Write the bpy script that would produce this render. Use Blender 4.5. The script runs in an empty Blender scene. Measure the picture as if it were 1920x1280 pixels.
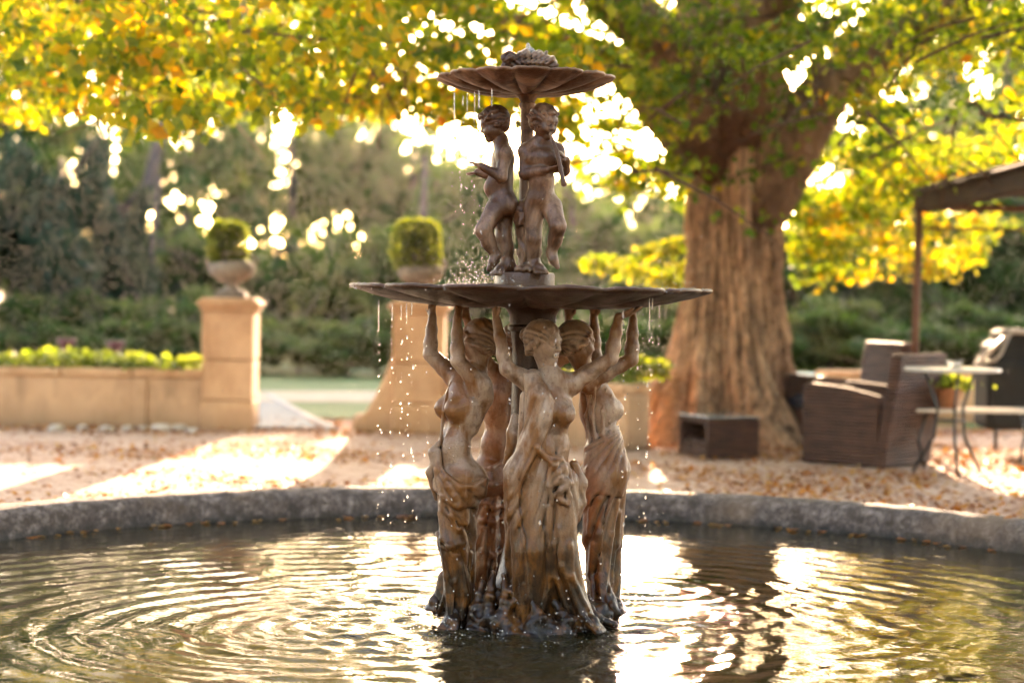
import bpy, math, random
import numpy as np
from mathutils import Vector, Matrix, noise as mnoise

rad = math.radians
S = bpy.context.scene
COL = S.collection

# ---------------------------------------------------------------- camera
FPX = 3750.0                      # focal length in pixels of a 1920 px wide frame
CAMZ = 1.23
cam_data = bpy.data.cameras.new('camera')
cam_data.sensor_width = 36.0
cam_data.lens = FPX / 1920.0 * 36.0
cam_data.clip_start = 0.1
cam_data.clip_end = 2000.0
cam_data.dof.use_dof = True
cam_data.dof.focus_distance = 7.36
cam_data.dof.aperture_fstop = 1.65
cam_data.dof.aperture_blades = 0
cam = bpy.data.objects.new('camera', cam_data)
COL.objects.link(cam)
CAM_R = Matrix.Rotation(rad(90.0 - 1.375), 3, 'X') @ Matrix.Rotation(rad(0.9), 3, 'Z')
CAM_C = Vector((0.0, -7.5, CAMZ))
cam.matrix_world = Matrix.Translation(CAM_C) @ CAM_R.to_4x4()
S.camera = cam

# ---------------------------------------------------------------- sun and sky
SUN_EL, SUN_AZ = rad(9.3), rad(3.6)          # azimuth measured from +Y towards +X
SUN_DIR = Vector((math.sin(SUN_AZ) * math.cos(SUN_EL), math.cos(SUN_AZ) * math.cos(SUN_EL), math.sin(SUN_EL)))
world = bpy.data.worlds.new('World')
S.world = world
world.use_nodes = True
wn = world.node_tree
sky = wn.nodes.new('ShaderNodeTexSky')
sky.sky_type = 'NISHITA'
sky.sun_disc = False
sky.sun_elevation = SUN_EL
sky.sun_rotation = SUN_AZ
sky.air_density = 0.75
sky.dust_density = 0.9
sky.ozone_density = 0.6
bg = wn.nodes['Background']
bg.inputs['Strength'].default_value = 0.15
wn.links.new(sky.outputs['Color'], bg.inputs['Color'])

sun_data = bpy.data.lights.new('sun', 'SUN')
sun_data.energy = 3.0
sun_data.angle = rad(0.55)
sun_data.color = (1.0, 0.81, 0.62)
sun = bpy.data.objects.new('sun', sun_data)
COL.objects.link(sun)
sun.rotation_euler = SUN_DIR.to_track_quat('Z', 'Y').to_euler()

vs = S.view_settings
S.display_settings.display_device = 'sRGB'
vs.view_transform = 'Standard'
vs.look = 'None'
vs.exposure = 3.66
vs.gamma = 1.0
vs.use_curve_mapping = False
try:
    vs.use_white_balance = True
    vs.white_balance_temperature = 8400
    vs.white_balance_tint = 20
except Exception:
    pass

S.render.engine = 'CYCLES'
S.cycles.use_denoising = True
S.cycles.use_adaptive_sampling = True
S.cycles.adaptive_threshold = 0.02
S.cycles.adaptive_min_samples = 24
S.cycles.max_bounces = 7
S.cycles.diffuse_bounces = 3
S.cycles.glossy_bounces = 3
S.cycles.transmission_bounces = 6
S.cycles.transparent_max_bounces = 8
S.cycles.sample_clamp_indirect = 6.0
S.cycles.volume_bounces = 0
S.cycles.caustics_reflective = False
S.cycles.caustics_refractive = False

# ---------------------------------------------------------------- where things stand
def ray(px, py):
    v = Vector(((px - 960.0) / FPX, -(py - 640.0) / FPX, -1.0))
    return CAM_R @ v

def P(px, py, y=0.0):
    """world point seen at (px, py) of the 1920 x 1280 photograph on the plane Y = y"""
    r = ray(px, py)
    return CAM_C + r * ((y - CAM_C.y) / r.y)

GZ = 0.04
def G(px, py, z=GZ):
    """point of the level z seen at (px, py)"""
    r = ray(px, py)
    return CAM_C + r * ((z - CAM_C.z) / r.z)

# ---------------------------------------------------------------- object helpers
def tag(o, label=None, cat=None, group=None, kind=None):
    if label: o['label'] = label
    if cat: o['category'] = cat
    if group: o['group'] = group
    if kind: o['kind'] = kind
    return o

def empty(name, loc=(0, 0, 0), rz=0.0, parent=None):
    o = bpy.data.objects.new(name, None)
    o.empty_display_size = 0.1
    COL.objects.link(o)
    o.location = loc
    o.rotation_euler = (0, 0, rz)
    if parent: o.parent = parent
    return o

def mesh_obj(name, mesh, mat=None, parent=None, loc=None, smooth=False):
    if mat is not None and not mesh.materials:
        mesh.materials.append(mat)
    if smooth:
        mesh.polygons.foreach_set('use_smooth', [True] * len(mesh.polygons))
    o = bpy.data.objects.new(name, mesh)
    COL.objects.link(o)
    if parent: o.parent = parent
    if loc is not None: o.location = loc
    return o

def np_mesh(name, verts, faces, smooth=True):
    """verts (n,3) float, faces (m,k) int"""
    verts = np.ascontiguousarray(verts, dtype=np.float32)
    faces = np.ascontiguousarray(faces, dtype=np.int32)
    me = bpy.data.meshes.new(name)
    n, k = faces.shape
    me.vertices.add(len(verts)); me.vertices.foreach_set('co', verts.ravel())
    me.loops.add(n * k); me.loops.foreach_set('vertex_index', faces.ravel())
    me.polygons.add(n)
    me.polygons.foreach_set('loop_start', np.arange(0, n * k, k, dtype=np.int32))
    me.polygons.foreach_set('loop_total', np.full(n, k, dtype=np.int32))
    me.polygons.foreach_set('use_smooth', np.full(n, smooth, dtype=bool))
    me.update(calc_edges=True)
    return me

class MB:
    """collects boxes, tubes and lathes into ONE mesh"""
    def __init__(s): s.v, s.f = [], []
    def add(s, v, f):
        b = len(s.v); s.v += [tuple(x) for x in v]; s.f += [tuple(i + b for i in q) for q in f]
        return s
    def box(s, c, d, rot=None, bev=0.0):
        hx, hy, hz = d[0] / 2, d[1] / 2, d[2] / 2
        c = Vector(c)
        if bev <= 0:
            v = [Vector((x * hx, y * hy, z * hz)) for z in (-1, 1) for y in (-1, 1) for x in (-1, 1)]
            f = [(0, 2, 3, 1), (4, 5, 7, 6), (0, 1, 5, 4), (2, 6, 7, 3), (0, 4, 6, 2), (1, 3, 7, 5)]
        else:
            b = min(bev, hx * .9, hy * .9, hz * .9)
            v, f = [], []
            rings = [(-hz, b), (-hz + b, 0), (hz - b, 0), (hz, b)]
            for z, i in rings:
                X, Y = hx - i, hy - i
                # octagon-like ring of a bevelled box
                for (x, y) in ((X, Y - b), (X - b, Y), (-X + b, Y), (-X, Y - b), (-X, -Y + b), (-X + b, -Y), (X - b, -Y), (X, -Y + b)):
                    v.append(Vector((x, y, z)))
            for r in range(3):
                for k in range(8):
                    a, b2 = r * 8 + k, r * 8 + (k + 1) % 8
                    f.append((a, b2, b2 + 8, a + 8))
            f.append(tuple(range(7, -1, -1))); f.append(tuple(range(24, 32)))
        if rot is not None: v = [rot @ x for x in v]
        return s.add([x + c for x in v], f)
    def tube(s, pts, r, n=8, caps=True):
        pts = [Vector(p) for p in pts]
        rr = r if isinstance(r, (list, tuple)) else [r] * len(pts)
        v, f = [], []
        up = None
        for i, p in enumerate(pts):
            t = (pts[min(i + 1, len(pts) - 1)] - pts[max(i - 1, 0)]).normalized()
            if up is None:
                up = Vector((0, 0, 1)) if abs(t.z) < .9 else Vector((1, 0, 0))
            a = t.cross(up).normalized(); b = a.cross(t).normalized(); up = b
            for k in range(n):
                q = 2 * math.pi * k / n
                v.append(p + (a * math.cos(q) + b * math.sin(q)) * rr[i])
        for i in range(len(pts) - 1):
            for k in range(n):
                k2 = (k + 1) % n
                f.append((i * n + k, i * n + k2, (i + 1) * n + k2, (i + 1) * n + k))
        if caps:
            f.append(tuple(range(n - 1, -1, -1))); f.append(tuple((len(pts) - 1) * n + k for k in range(n)))
        return s.add(v, f)
    def lathe(s, prof, c=(0, 0, 0), n=40, fn=None):
        """prof = [(r, z), ...] from bottom to top"""
        c = Vector(c); v, f = [], []
        for r, z in prof:
            for k in range(n):
                q = 2 * math.pi * k / n
                rr, zz = (r, z) if fn is None else fn(r, z, q)
                v.append(c + Vector((rr * math.cos(q), rr * math.sin(q), zz)))
        m = len(prof)
        for i in range(m - 1):
            for k in range(n):
                k2 = (k + 1) % n
                f.append((i * n + k, i * n + k2, (i + 1) * n + k2, (i + 1) * n + k))
        f.append(tuple(range(n - 1, -1, -1))); f.append(tuple((m - 1) * n + k for k in range(n)))
        return s.add(v, f)
    def build(s, name, mat, parent=None, smooth=False, loc=None):
        me = bpy.data.meshes.new(name)
        me.from_pydata(s.v, [], s.f); me.update()
        return mesh_obj(name, me, mat, parent, loc, smooth)

def auto_smooth(o, ang=40):
    me = o.data
    me.polygons.foreach_set('use_smooth', [True] * len(me.polygons))
    me.set_sharp_from_angle(angle=rad(ang))
    return o

# ---------------------------------------------------------------- materials
def new_mat(name):
    m = bpy.data.materials.new(name); m.use_nodes = True
    nt = m.node_tree
    return m, nt, nt.nodes['Principled BSDF'], nt.nodes['Material Output']

def N(nt, typ, **kw):
    n = nt.nodes.new(typ)
    for k, v in kw.items():
        if k in n.inputs: n.inputs[k].default_value = v
        else: setattr(n, k, v)
    return n

def ramp(nt, fac, stops, interp='LINEAR'):
    r = nt.nodes.new('ShaderNodeValToRGB'); r.color_ramp.interpolation = interp
    e = r.color_ramp.elements
    while len(e) < len(stops): e.new(0.5)
    for k, (p, c) in enumerate(stops):
        e[k].position = p; e[k].color = (c[0], c[1], c[2], 1.0) if not isinstance(c, (int, float)) else (c, c, c, 1.0)
    nt.links.new(fac, r.inputs[0])
    return r.outputs[0]

def mixc(nt, fac, a, b, mode='MIX'):
    m = nt.nodes.new('ShaderNodeMix'); m.data_type = 'RGBA'; m.blend_type = mode
    for sock, val in ((m.inputs[0], fac), (m.inputs[6], a), (m.inputs[7], b)):
        if isinstance(val, bpy.types.NodeSocket): nt.links.new(val, sock)
        elif isinstance(val, (int, float)): sock.default_value = val
        else: sock.default_value = (val[0], val[1], val[2], 1.0)
    return m.outputs[2]

def math_n(nt, op, a, b=None, clamp=False):
    m = nt.nodes.new('ShaderNodeMath'); m.operation = op; m.use_clamp = clamp
    for sock, val in ((m.inputs[0], a), (m.inputs[1], b)):
        if val is None: continue
        if isinstance(val, bpy.types.NodeSocket): nt.links.new(val, sock)
        else: sock.default_value = val
    return m.outputs[0]

def coords(nt, scale=(1, 1, 1), kind='world'):
    if kind == 'world':
        src = nt.nodes.new('ShaderNodeNewGeometry').outputs['Position']
    else:
        src = nt.nodes.new('ShaderNodeTexCoord').outputs['Object']
    mp = nt.nodes.new('ShaderNodeMapping'); mp.inputs['Scale'].default_value = scale
    nt.links.new(src, mp.inputs['Vector'])
    return mp.outputs['Vector']

def noise_n(nt, vec, scale, detail=4.0, rough=0.55, dist=0.0):
    n = nt.nodes.new('ShaderNodeTexNoise')
    n.inputs['Scale'].default_value = scale; n.inputs['Detail'].default_value = detail
    n.inputs['Roughness'].default_value = rough; n.inputs['Distortion'].default_value = dist
    nt.links.new(vec, n.inputs['Vector'])
    return n.outputs['Fac']

def bump(nt, bsdf, height, strength=0.4, dist=0.01):
    b = nt.nodes.new('ShaderNodeBump'); b.inputs['Strength'].default_value = strength; b.inputs['Distance'].default_value = dist
    nt.links.new(height, b.inputs['Height']); nt.links.new(b.outputs['Normal'], bsdf.inputs['Normal'])

def simple_mat(name, c1, c2, scale=8.0, rough=0.7, bstr=0.25, bdist=0.005, stretch=(1, 1, 1), metallic=0.0, kind='world', detail=5.0):
    m, nt, b, _ = new_mat(name)
    v = coords(nt, stretch, kind)
    f = noise_n(nt, v, scale, detail)
    nt.links.new(ramp(nt, f, [(0.3, c1), (0.7, c2)]), b.inputs['Base Color'])
    b.inputs['Roughness'].default_value = rough; b.inputs['Metallic'].default_value = metallic
    f2 = noise_n(nt, v, scale * 5, 4)
    bump(nt, b, f2, bstr, bdist)
    return m
# ---------------------------------------------------------------- sculpting with distance fields
RES = 1.0                        # coarser for quick looks
def smin(a, b, k):
    h = np.maximum(k - np.abs(a - b), 0.0) / k
    return np.minimum(a, b) - h * h * k * 0.25

class Sdf:
    def __init__(s): s.ops = []; s.post = []
    def _add(s, f, c, R, k, sub): s.ops.append((f, np.array(c, np.float32), float(R), float(k), sub)); return s
    def rc(s, a, b, ra, rb, k=0.012, sub=False):
        a = np.array(a, np.float32); b = np.array(b, np.float32)
        ab = b - a; L2 = max(float(ab @ ab), 1e-9)
        def f(p):
            pa = p - a
            t = np.clip(pa @ ab / L2, 0, 1)
            q = pa - t[:, None] * ab
            return np.sqrt((q * q).sum(1)) - (ra + (rb - ra) * t)
        return s._add(f, (a + b) / 2, math.sqrt(L2) / 2 + max(ra, rb), k, sub)
    def ell(s, c, r, R=None, k=0.012, sub=False):
        c = np.array(c, np.float32); r = np.array(r, np.float32)
        M = None if R is None else np.array(R, np.float32)      # columns = local axes
        def f(p):
            q = p - c
            if M is not None: q = q @ M
            k0 = np.sqrt(((q / r) ** 2).sum(1)); k1 = np.sqrt(((q / (r * r)) ** 2).sum(1)) + 1e-9
            return k0 * (k0 - 1.0) / k1
        return s._add(f, c, float(r.max()), k, sub)
    def box(s, c, h, R=None, rnd=0.005, k=0.006, sub=False):
        c = np.array(c, np.float32); h = np.array(h, np.float32) - rnd
        M = None if R is None else np.array(R, np.float32)
        def f(p):
            q = p - c
            if M is not None: q = q @ M
            q = np.abs(q) - h
            return np.sqrt((np.maximum(q, 0) ** 2).sum(1)) + np.minimum(q.max(1), 0) - rnd
        return s._add(f, c, float(np.linalg.norm(h) + rnd), k, sub)
    def chain(s, pts, rr, k=0.012, sub=False):
        if not isinstance(rr, (list, tuple)): rr = [rr] * len(pts)
        for i in range(len(pts) - 1):
            s.rc(pts[i], pts[i + 1], rr[i], rr[i + 1], k, sub)
        return s
    def shell(s, base, poly, t0=.009, wave=None, k=0.004):
        """a layer of cloth on the surface base, cut along a picture-plane outline"""
        poly = np.array(poly, np.float32)
        def f(p, cen=None, Rb=0.0):
            x, y, _ = project(p)
            q = np.stack([x, y], 1)
            d2 = np.full(len(p), 1e9); ins = np.zeros(len(p), bool)
            n = len(poly)
            for i in range(n):
                a, b = poly[i], poly[(i + 1) % n]
                e = b - a; w = q - a
                t = np.clip((w @ e) / (e @ e), 0, 1)
                d2 = np.minimum(d2, ((w - t[:, None] * e) ** 2).sum(1))
                c = (a[1] <= q[:, 1]) != (b[1] <= q[:, 1])
                den = np.where(abs(e[1]) < 1e-6, 1e-6, e[1])
                xi = a[0] + (q[:, 1] - a[1]) / den * e[0]
                ins ^= c & (q[:, 0] < xi)
            dp = np.where(ins, -1, 1) * np.sqrt(d2) / 500.0
            t = t0 if wave is None else t0 + wave(x, y)
            db = base.eval(p, cen, Rb) - t
            m = np.maximum(db, dp)
            h = np.maximum(.006 - np.abs(db - dp), 0) / .006
            return m + h * h * .0015
        cs = np.array([o[1] for o in base.ops if not o[4]]); rs = np.array([o[2] for o in base.ops if not o[4]])
        c3 = np.array(P(float(poly[:, 0].mean()), float(poly[:, 1].mean()), float(cs[:, 1].mean())), np.float32)
        R = float(np.hypot(*(poly.max(0) - poly.min(0))) / 1000 + .12)
        f.culls = True
        return s._add(f, c3, R, k, False)
    def eval(s, p, cen=None, R=0.0):
        d = np.full(len(p), 1.0, np.float32)
        near = cen is None
        ops = s.ops
        if cen is not None:
            if getattr(s, '_n', -1) != len(ops):
                s._n = len(ops); s._c = np.array([o[1] for o in ops]); s._r = np.array([o[2] for o in ops])
            ops = [ops[i] for i in np.nonzero(np.sqrt(((s._c - cen) ** 2).sum(1)) - s._r <= R + 0.03)[0]]
        for f, c, r, k, sub in ops:
            if cen is not None and hasattr(f, 'culls'):
                near = True; d = smin(d, f(p, cen, R), k); continue
            if sub:
                if not near: continue
                d = -smin(-d, f(p), k)
            else:
                near = True
                d = smin(d, f(p), k)
        if near:
            for g in s.post: d = g(p, d)
        return d
    def mesh(s, name, h=0.004, pad=0.03):
        h = h * RES
        cs = np.array([o[1] for o in s.ops if not o[4]]); rs = np.array([o[2] for o in s.ops if not o[4]])
        lo = (cs - rs[:, None]).min(0) - pad; hi = (cs + rs[:, None]).max(0) + pad
        B = 14
        nb = np.ceil((hi - lo) / (h * B)).astype(int)
        V = np.full(nb * B + 1, 1.0, np.float32)
        g = np.stack(np.meshgrid(*[np.arange(B + 1)] * 3, indexing='ij'), -1).reshape(-1, 3).astype(np.float32) * h
        br = h * B * 0.8661
        for i in range(nb[0]):
            for j in range(nb[1]):
                for k in range(nb[2]):
                    o = lo + np.array([i, j, k]) * B * h
                    cen = (o + B * h / 2).astype(np.float32)
                    m = np.linalg.norm(cs - cen, axis=1) - rs
                    if m.min() > br + 0.01: continue
                    dc = s.eval(cen[None, :], cen, br)[0]
                    if abs(dc) > br * 1.9 + 0.012: 
                        if dc < 0: V[i*B:i*B+B+1, j*B:j*B+B+1, k*B:k*B+B+1] = np.minimum(V[i*B:i*B+B+1, j*B:j*B+B+1, k*B:k*B+B+1], -1.0)
                        continue
                    V[i*B:i*B+B+1, j*B:j*B+B+1, k*B:k*B+B+1] = s.eval((g + o).astype(np.float32), cen, br).reshape(B+1, B+1, B+1)
        v, f = nets(V, lo, h)
        return np_mesh(name, v, f)

def nets(V, lo, h):
    ins = V < 0
    c = np.zeros(np.array(V.shape) - 1, np.int8)
    offs = [(x, y, z) for x in (0, 1) for y in (0, 1) for z in (0, 1)]
    sl = lambda o: (slice(o[0], V.shape[0] - 1 + o[0]), slice(o[1], V.shape[1] - 1 + o[1]), slice(o[2], V.shape[2] - 1 + o[2]))
    for o in offs: c += ins[sl(o)]
    mask = (c > 0) & (c < 8)
    ijk = np.argwhere(mask)
    idx = np.full(mask.shape, -1, np.int64); idx[mask] = np.arange(len(ijk))
    cv = np.stack([V[ijk[:, 0] + o[0], ijk[:, 1] + o[1], ijk[:, 2] + o[2]] for o in offs], 1)
    acc = np.zeros((len(ijk), 3)); cnt = np.zeros(len(ijk))
    for a in range(8):
        for b in range(a + 1, 8):
            if sum(abs(offs[a][q] - offs[b][q]) for q in range(3)) != 1: continue
            va, vb = cv[:, a], cv[:, b]
            m = (va < 0) != (vb < 0)
            t = np.where(m, va / np.where(m, va - vb, 1.0), 0.0)
            pa = np.array(offs[a], float); pb = np.array(offs[b], float)
            acc += (pa + t[:, None] * (pb - pa)) * m[:, None]; cnt += m
    verts = lo + h * (ijk + acc / np.maximum(cnt, 1)[:, None])
    quads = []
    for ax in range(3):
        u, w = (ax + 1) % 3, (ax + 2) % 3
        A = [slice(None)] * 3; Bs = [slice(None)] * 3
        A[ax] = slice(0, -1); Bs[ax] = slice(1, None)
        ia, ib = ins[tuple(A)], ins[tuple(Bs)]
        e = np.argwhere(ia != ib)
        ok = (e[:, u] > 0) & (e[:, w] > 0) & (e[:, u] < mask.shape[u]) & (e[:, w] < mask.shape[w])
        e = e[ok]
        fl = ia[e[:, 0], e[:, 1], e[:, 2]]
        def cell(du, dw):
            q = e.copy(); q[:, u] += du; q[:, w] += dw
            return idx[q[:, 0], q[:, 1], q[:, 2]]
        q = np.stack([cell(-1, -1), cell(0, -1), cell(0, 0), cell(-1, 0)], 1)
        q[~fl] = q[~fl][:, ::-1]
        quads.append(q)
    quads = np.concatenate(quads)
    quads = quads[(quads >= 0).all(1)]
    return verts, quads

def project(p):
    """picture position (1920 x 1280) of world points"""
    R = np.array(CAM_R); q = (p - np.array(CAM_C)) @ R
    w = np.maximum(-q[:, 2], .05)
    return 960 + FPX * q[:, 0] / w, 640 - FPX * q[:, 1] / w, w

def pleats(kx, ky, n, amp, r0=20, r1=90, legs=(), top=None, seed=0.0, shape=0):
    """folds fanning out from the gathering point (kx, ky)"""
    def g(p, d):
        x, y, _ = project(p)
        dx, dy = x - kx, y - ky; r = np.hypot(dx, dy)
        a = np.arctan2(dx, dy)
        ph = n * a + .5 * np.sin(r * .035 + seed) + .35 * np.sin(a * 9 + seed * 2)
        w = np.abs(np.sin(ph)) if shape == 0 else 1 - np.abs(np.sin(ph)) ** .8
        w = w * .75 + .25 * np.abs(np.sin(ph * 1.9 + 1.3 + r * .01))
        m = np.clip((r - r0) / (r1 - r0), 0, 1)
        for lx, wd in legs:                  # lx = ((px...), (py...)) along a leg
            cx = np.interp(y, lx[1], lx[0]); m = m * (1 - .72 * np.exp(-((x - cx) / wd) ** 2))
        if top is not None: m = m * np.clip((y - top) / 30, 0, 1)
        return d - amp * m * (w - .55)
    return g

def lay(sd, pts, lift=0.0, y0=-0.45, ymax=0.5):
    """where the sight lines through the given picture points meet a sculpted surface"""
    out = []
    for px, py in pts:
        a = np.array(P(px, py, y0)); d = np.array(ray(px, py).normalized())
        t = 0.0; hit = None
        for _ in range(60):
            p = (a + d * t).astype(np.float32)
            v = float(sd.eval(p[None, :])[0])
            if v < 0.0006: hit = p; break
            t += max(v * 0.85, 0.0008)
            if t > ymax - y0: break
        if hit is not None: out.append(hit - d * lift)
    return out

def frame(fwd, up=(0, 0, 1)):
    """3x3 with columns left, forward, up"""
    f = Vector(fwd).normalized(); u = Vector(up)
    l = u.cross(f).normalized(); u = f.cross(l).normalized()
    return np.array([[l.x, f.x, u.x], [l.y, f.y, u.y], [l.z, f.z, u.z]], np.float32)

def ydir(deg, pitch=0.0):
    """heading: 0 looks at the camera, 90 to the picture's right, -90 to its left"""
    a = rad(deg)
    return Vector((math.sin(a) * math.cos(rad(pitch)), -math.cos(a) * math.cos(rad(pitch)), math.sin(rad(pitch))))
# ================================================================ the fountain
K = 1 / 500.0                    # metres in one picture pixel at the fountain
def J(px, py, y): return np.array(P(px, py, y), np.float32)
V3 = lambda v: np.array(v, np.float32)

def sculpt_head(B, H, c, fwd, s, up=(0, 0, 1), style='bun', neck=None):
    """face in B, hair in H; c centre of the head, s half its height"""
    M = frame(fwd, up)
    L = lambda x, y, z: c + M @ np.array([x, y, z], np.float32) * s
    e = lambda S_, x, y, z, rx, ry, rz, k=.15, sub=False: S_.ell(L(x, y, z), np.array([rx, ry, rz]) * s, M, k * s, sub)
    r = lambda S_, a, b, ra, rb, k=.15, sub=False: S_.rc(L(*a), L(*b), ra * s, rb * s, k * s, sub)
    child = style == 'child'
    e(B, 0, -.12, .20, .70, .82, .74)
    if child:
        e(B, 0, .14, -.28, .58, .58, .62)
        for q in (-1, 1): e(B, q * .34, .42, -.36, .24, .24, .24, .25)
    else:
        e(B, 0, .16, -.28, .53, .56, .68)
        for q in (-1, 1): e(B, q * .33, .44, -.26, .2, .2, .22, .25)
    for q in (-1, 1): r(B, (q * .36, .02, -.42), (q * .06, .48, -.80), .2, .18)
    e(B, 0, .56, -.80, .17, .15, .13, .15)
    r(B, (-.30, .60, .14), (.30, .60, .14), .13, .13, .15)
    for q in (-1, 1): e(B, q * .29, .80, -.03, .17, .15, .10, .12, True)
    for q in (-1, 1):
        e(B, q * .28, .60, -.04, .14, .13, .10, .04)
        r(B, (q * .14, .70, .02), (q * .42, .62, .02), .03, .03, .04)
        r(B, (q * .15, .70, .15), (q * .44, .62, .16), .035, .03, .06)
    r(B, (0, .68, .10), (0, .83 if not child else .76, -.27), .06, .10, .08)
    for q in (-1, 1): e(B, q * .10, .75 if not child else .70, -.30, .07, .08, .06, .05)
    r(B, (-.15, .68, -.50), (.15, .68, -.50), .06, .06, .04)
    r(B, (-.11, .68, -.61), (.11, .68, -.61), .068, .068, .04)
    r(B, (-.18, .76, -.555), (.18, .76, -.555), .028, .028, .015, True)
    for q in (-1, 1): r(B, (q * .13, .80, -.04), (q * .42, .70, -.03), .03, .03, .03, True)
    for q in (-1, 1): e(B, q * .68, -.08, -.12, .07, .15, .22, .05)
    if neck is not None: B.rc(neck, L(0, -.18, -.42), (.36 if child else .42) * s, (.32 if child else .36) * s, .3 * s)
    # hair
    e(H, 0, -.17, .27, .78, .88, .78, .1)
    e(H, 0, -.45, -.05, .66, .55, .66, .15)
    e(H, 0, .86, -.16, .58, .62, .74, .10, True)
    rng = random.Random(int(abs(c[0]) * 1000) + 3)
    if style == 'bun':
        e(H, 0, -.98, .22, .36, .36, .34, .12)
        n = 9
        for k in range(n):
            a = -math.pi * .52 + math.pi * 1.04 * k / (n - 1)
            e(H, .72 * math.sin(a), .06 + .34 * math.cos(a), .22 + .46 * math.cos(a), .14, .14, .12, .07)
        for q in (-1, 1):
            r(H, (q * .74, .05, .05), (q * .66, -.45, -.28), .15, .13, .08)
            r(H, (q * .6, -.5, -.3), (q * .22, -.75, -.6), .15, .12, .08)
    elif style == 'long':
        for q in (-.5, -.2, .15, .45):
            r(H, (q, -.55, .1), (q * .9, -.75, -.9), .28, .2, .1)
        r(H, (.2, -.7, -.8), (.35, -.62, -1.5), .2, .08, .1)
    else:
        for k in range(26):
            a = rng.uniform(-2.6, 2.6); z = rng.uniform(-.35, .75)
            if abs(a) < .9 and z < .42: z = .5 + rng.random() * .2
            rr = math.sqrt(max(.05, 1 - ((z - .2) / .92) ** 2))
            e(H, .76 * rr * math.sin(a), -.17 + .86 * rr * math.cos(a), z, .17, .17, .12, .07)
    Mi = M.copy(); cc = c.copy()
    def strands(p, d):
        q = (p - cc) @ Mi / s
        w = np.sin(9 * np.arctan2(q[:, 0], q[:, 2] + .3) * 2.2 + 5 * q[:, 1] + 1.5 * np.sin(6 * q[:, 2] + 3 * q[:, 0]))
        return d + w * .022 * s
    H.post.append(strands)

def sculpt_hand(B, wrist, tip, palm_n, s, side=1):
    """hand reaching from the wrist to the finger tips, palm facing palm_n"""
    w = Vector(wrist); d = (Vector(tip) - w); Ln = d.length; d.normalize()
    n = Vector(palm_n); n = (n - d * n.dot(d)).normalized(); a = d.cross(n).normalized() * side
    M = np.array([[a.x, d.x, n.x], [a.y, d.y, n.y], [a.z, d.z, n.z]], np.float32)
    B.ell(V3(w + d * Ln * .32), np.array([.26, .34, .13]) * Ln, M, .1 * Ln)
    for i, (off, ln) in enumerate(((-.20, .92), (-.07, 1.02), (.06, 1.0), (.19, .86))):
        p0 = w + a * off * Ln + d * .5 * Ln
        p1 = w + a * off * 1.12 * Ln + d * (.5 + (ln - .5) * .55) * Ln + n * .03 * Ln
        p2 = w + a * off * 1.18 * Ln + d * ln * Ln - n * (-.10) * Ln
        B.chain([V3(p0), V3(p1), V3(p2)], [max(.085 * Ln, .0052), max(.078 * Ln, .005), max(.06 * Ln, .0042)], .02 * Ln)
    B.chain([V3(w + d * .14 * Ln - a * .12 * Ln), V3(w + d * .36 * Ln - a * .34 * Ln + n * .08 * Ln), V3(w + d * .6 * Ln - a * .42 * Ln + n * .14 * Ln)],
            [.11 * Ln, .09 * Ln, .065 * Ln], .04 * Ln)

def sculpt_foot(B, ankle, toe, s=1.0):
    a = Vector(ankle); t = Vector(toe); d = t - a; d.z = 0; d.normalize(); sd = Vector((-d.y, d.x, 0))
    heel = a - d * .03 * s; heel.z = t.z + .012 * s
    B.rc(V3(a), V3(heel), .026 * s, .024 * s, .02 * s)
    mid = a.lerp(t, .55); 
    B.rc(V3(a), V3(mid), .026 * s, .024 * s, .02 * s)
    B.rc(V3(heel), V3(mid), .02 * s, .022 * s, .02 * s)
    for k in range(5):
        o = (k - 2) * .0125 * s
        B.chain([V3(mid + sd * o * .8), V3(t + sd * o * 1.15 - d * (.004 + .004 * abs(k - 1)) * s)], [.013 * s, (.0095 if k else .012) * s], .006 * s)

def torso(B, C, W, PV, f, up, nk, sa, sb, sz=1.0, bust=True):
    M = frame(f, up); X = lambda c, x, y, z: c + M @ np.array([x, y, z], np.float32) * sz
    B.ell(C, np.array([.088, .062, .098]) * sz, M, .03)
    B.ell(W, np.array([.076, .055, .075]) * sz, M, .04)
    B.ell(X(W, 0, .012, -.03), np.array([.06, .05, .06]) * sz, M, .03)
    B.ell(PV, np.array([.108, .072, .078]) * sz, M, .04)
    for q in (-1, 1):
        B.ell(X(PV, q * .045, -.045, -.02), np.array([.055, .05, .06]) * sz, M, .03)
        if bust: 
            B.ell(X(C, q * .040, .050, -.008), np.array([.035, .036, .038]) * sz, M, .026)
            B.ell(X(C, q * .043, .085, -.008), np.array([.005, .005, .005]) * sz, M, .006)
    B.rc(sa, sb, .034 * sz, .034 * sz, .03)
    B.rc(nk, sa, .03 * sz, .034 * sz, .03); B.rc(nk, sb, .03 * sz, .034 * sz, .03)
    B.rc(X(C, 0, -.02, .06), nk, .05 * sz, .035 * sz, .03)
    # collar bones, spine groove, navel
    B.rc(X(nk, .012, .03, -.012), sa if np.dot(sa - nk, M[:, 0]) > 0 else sb, .007, .01, .01)
    B.rc(X(nk, -.012, .03, -.012), sb if np.dot(sa - nk, M[:, 0]) > 0 else sa, .007, .01, .01)
    B.rc(X(C, 0, -.066, .05), X(W, 0, -.06, -.02), .007, .007, .015, True)
    B.ell(X(W, 0, .066, -.028), np.array([.006, .012, .008]), M, .008, True)
    B.rc(X(C, 0, .066, -.05), X(W, 0, .062, -.01), .006, .005, .02, True)

def arm(B, sh, el, wr, tip, pn, side=1):
    B.chain([sh, sh * .6 + el * .4, sh * .25 + el * .75, el, el * .72 + wr * .28, el * .35 + wr * .65, wr], [.034, .0315, .0265, .024, .0255, .0205, .0162], .014)
    sculpt_hand(B, wr, tip, pn, 1, side)

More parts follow.
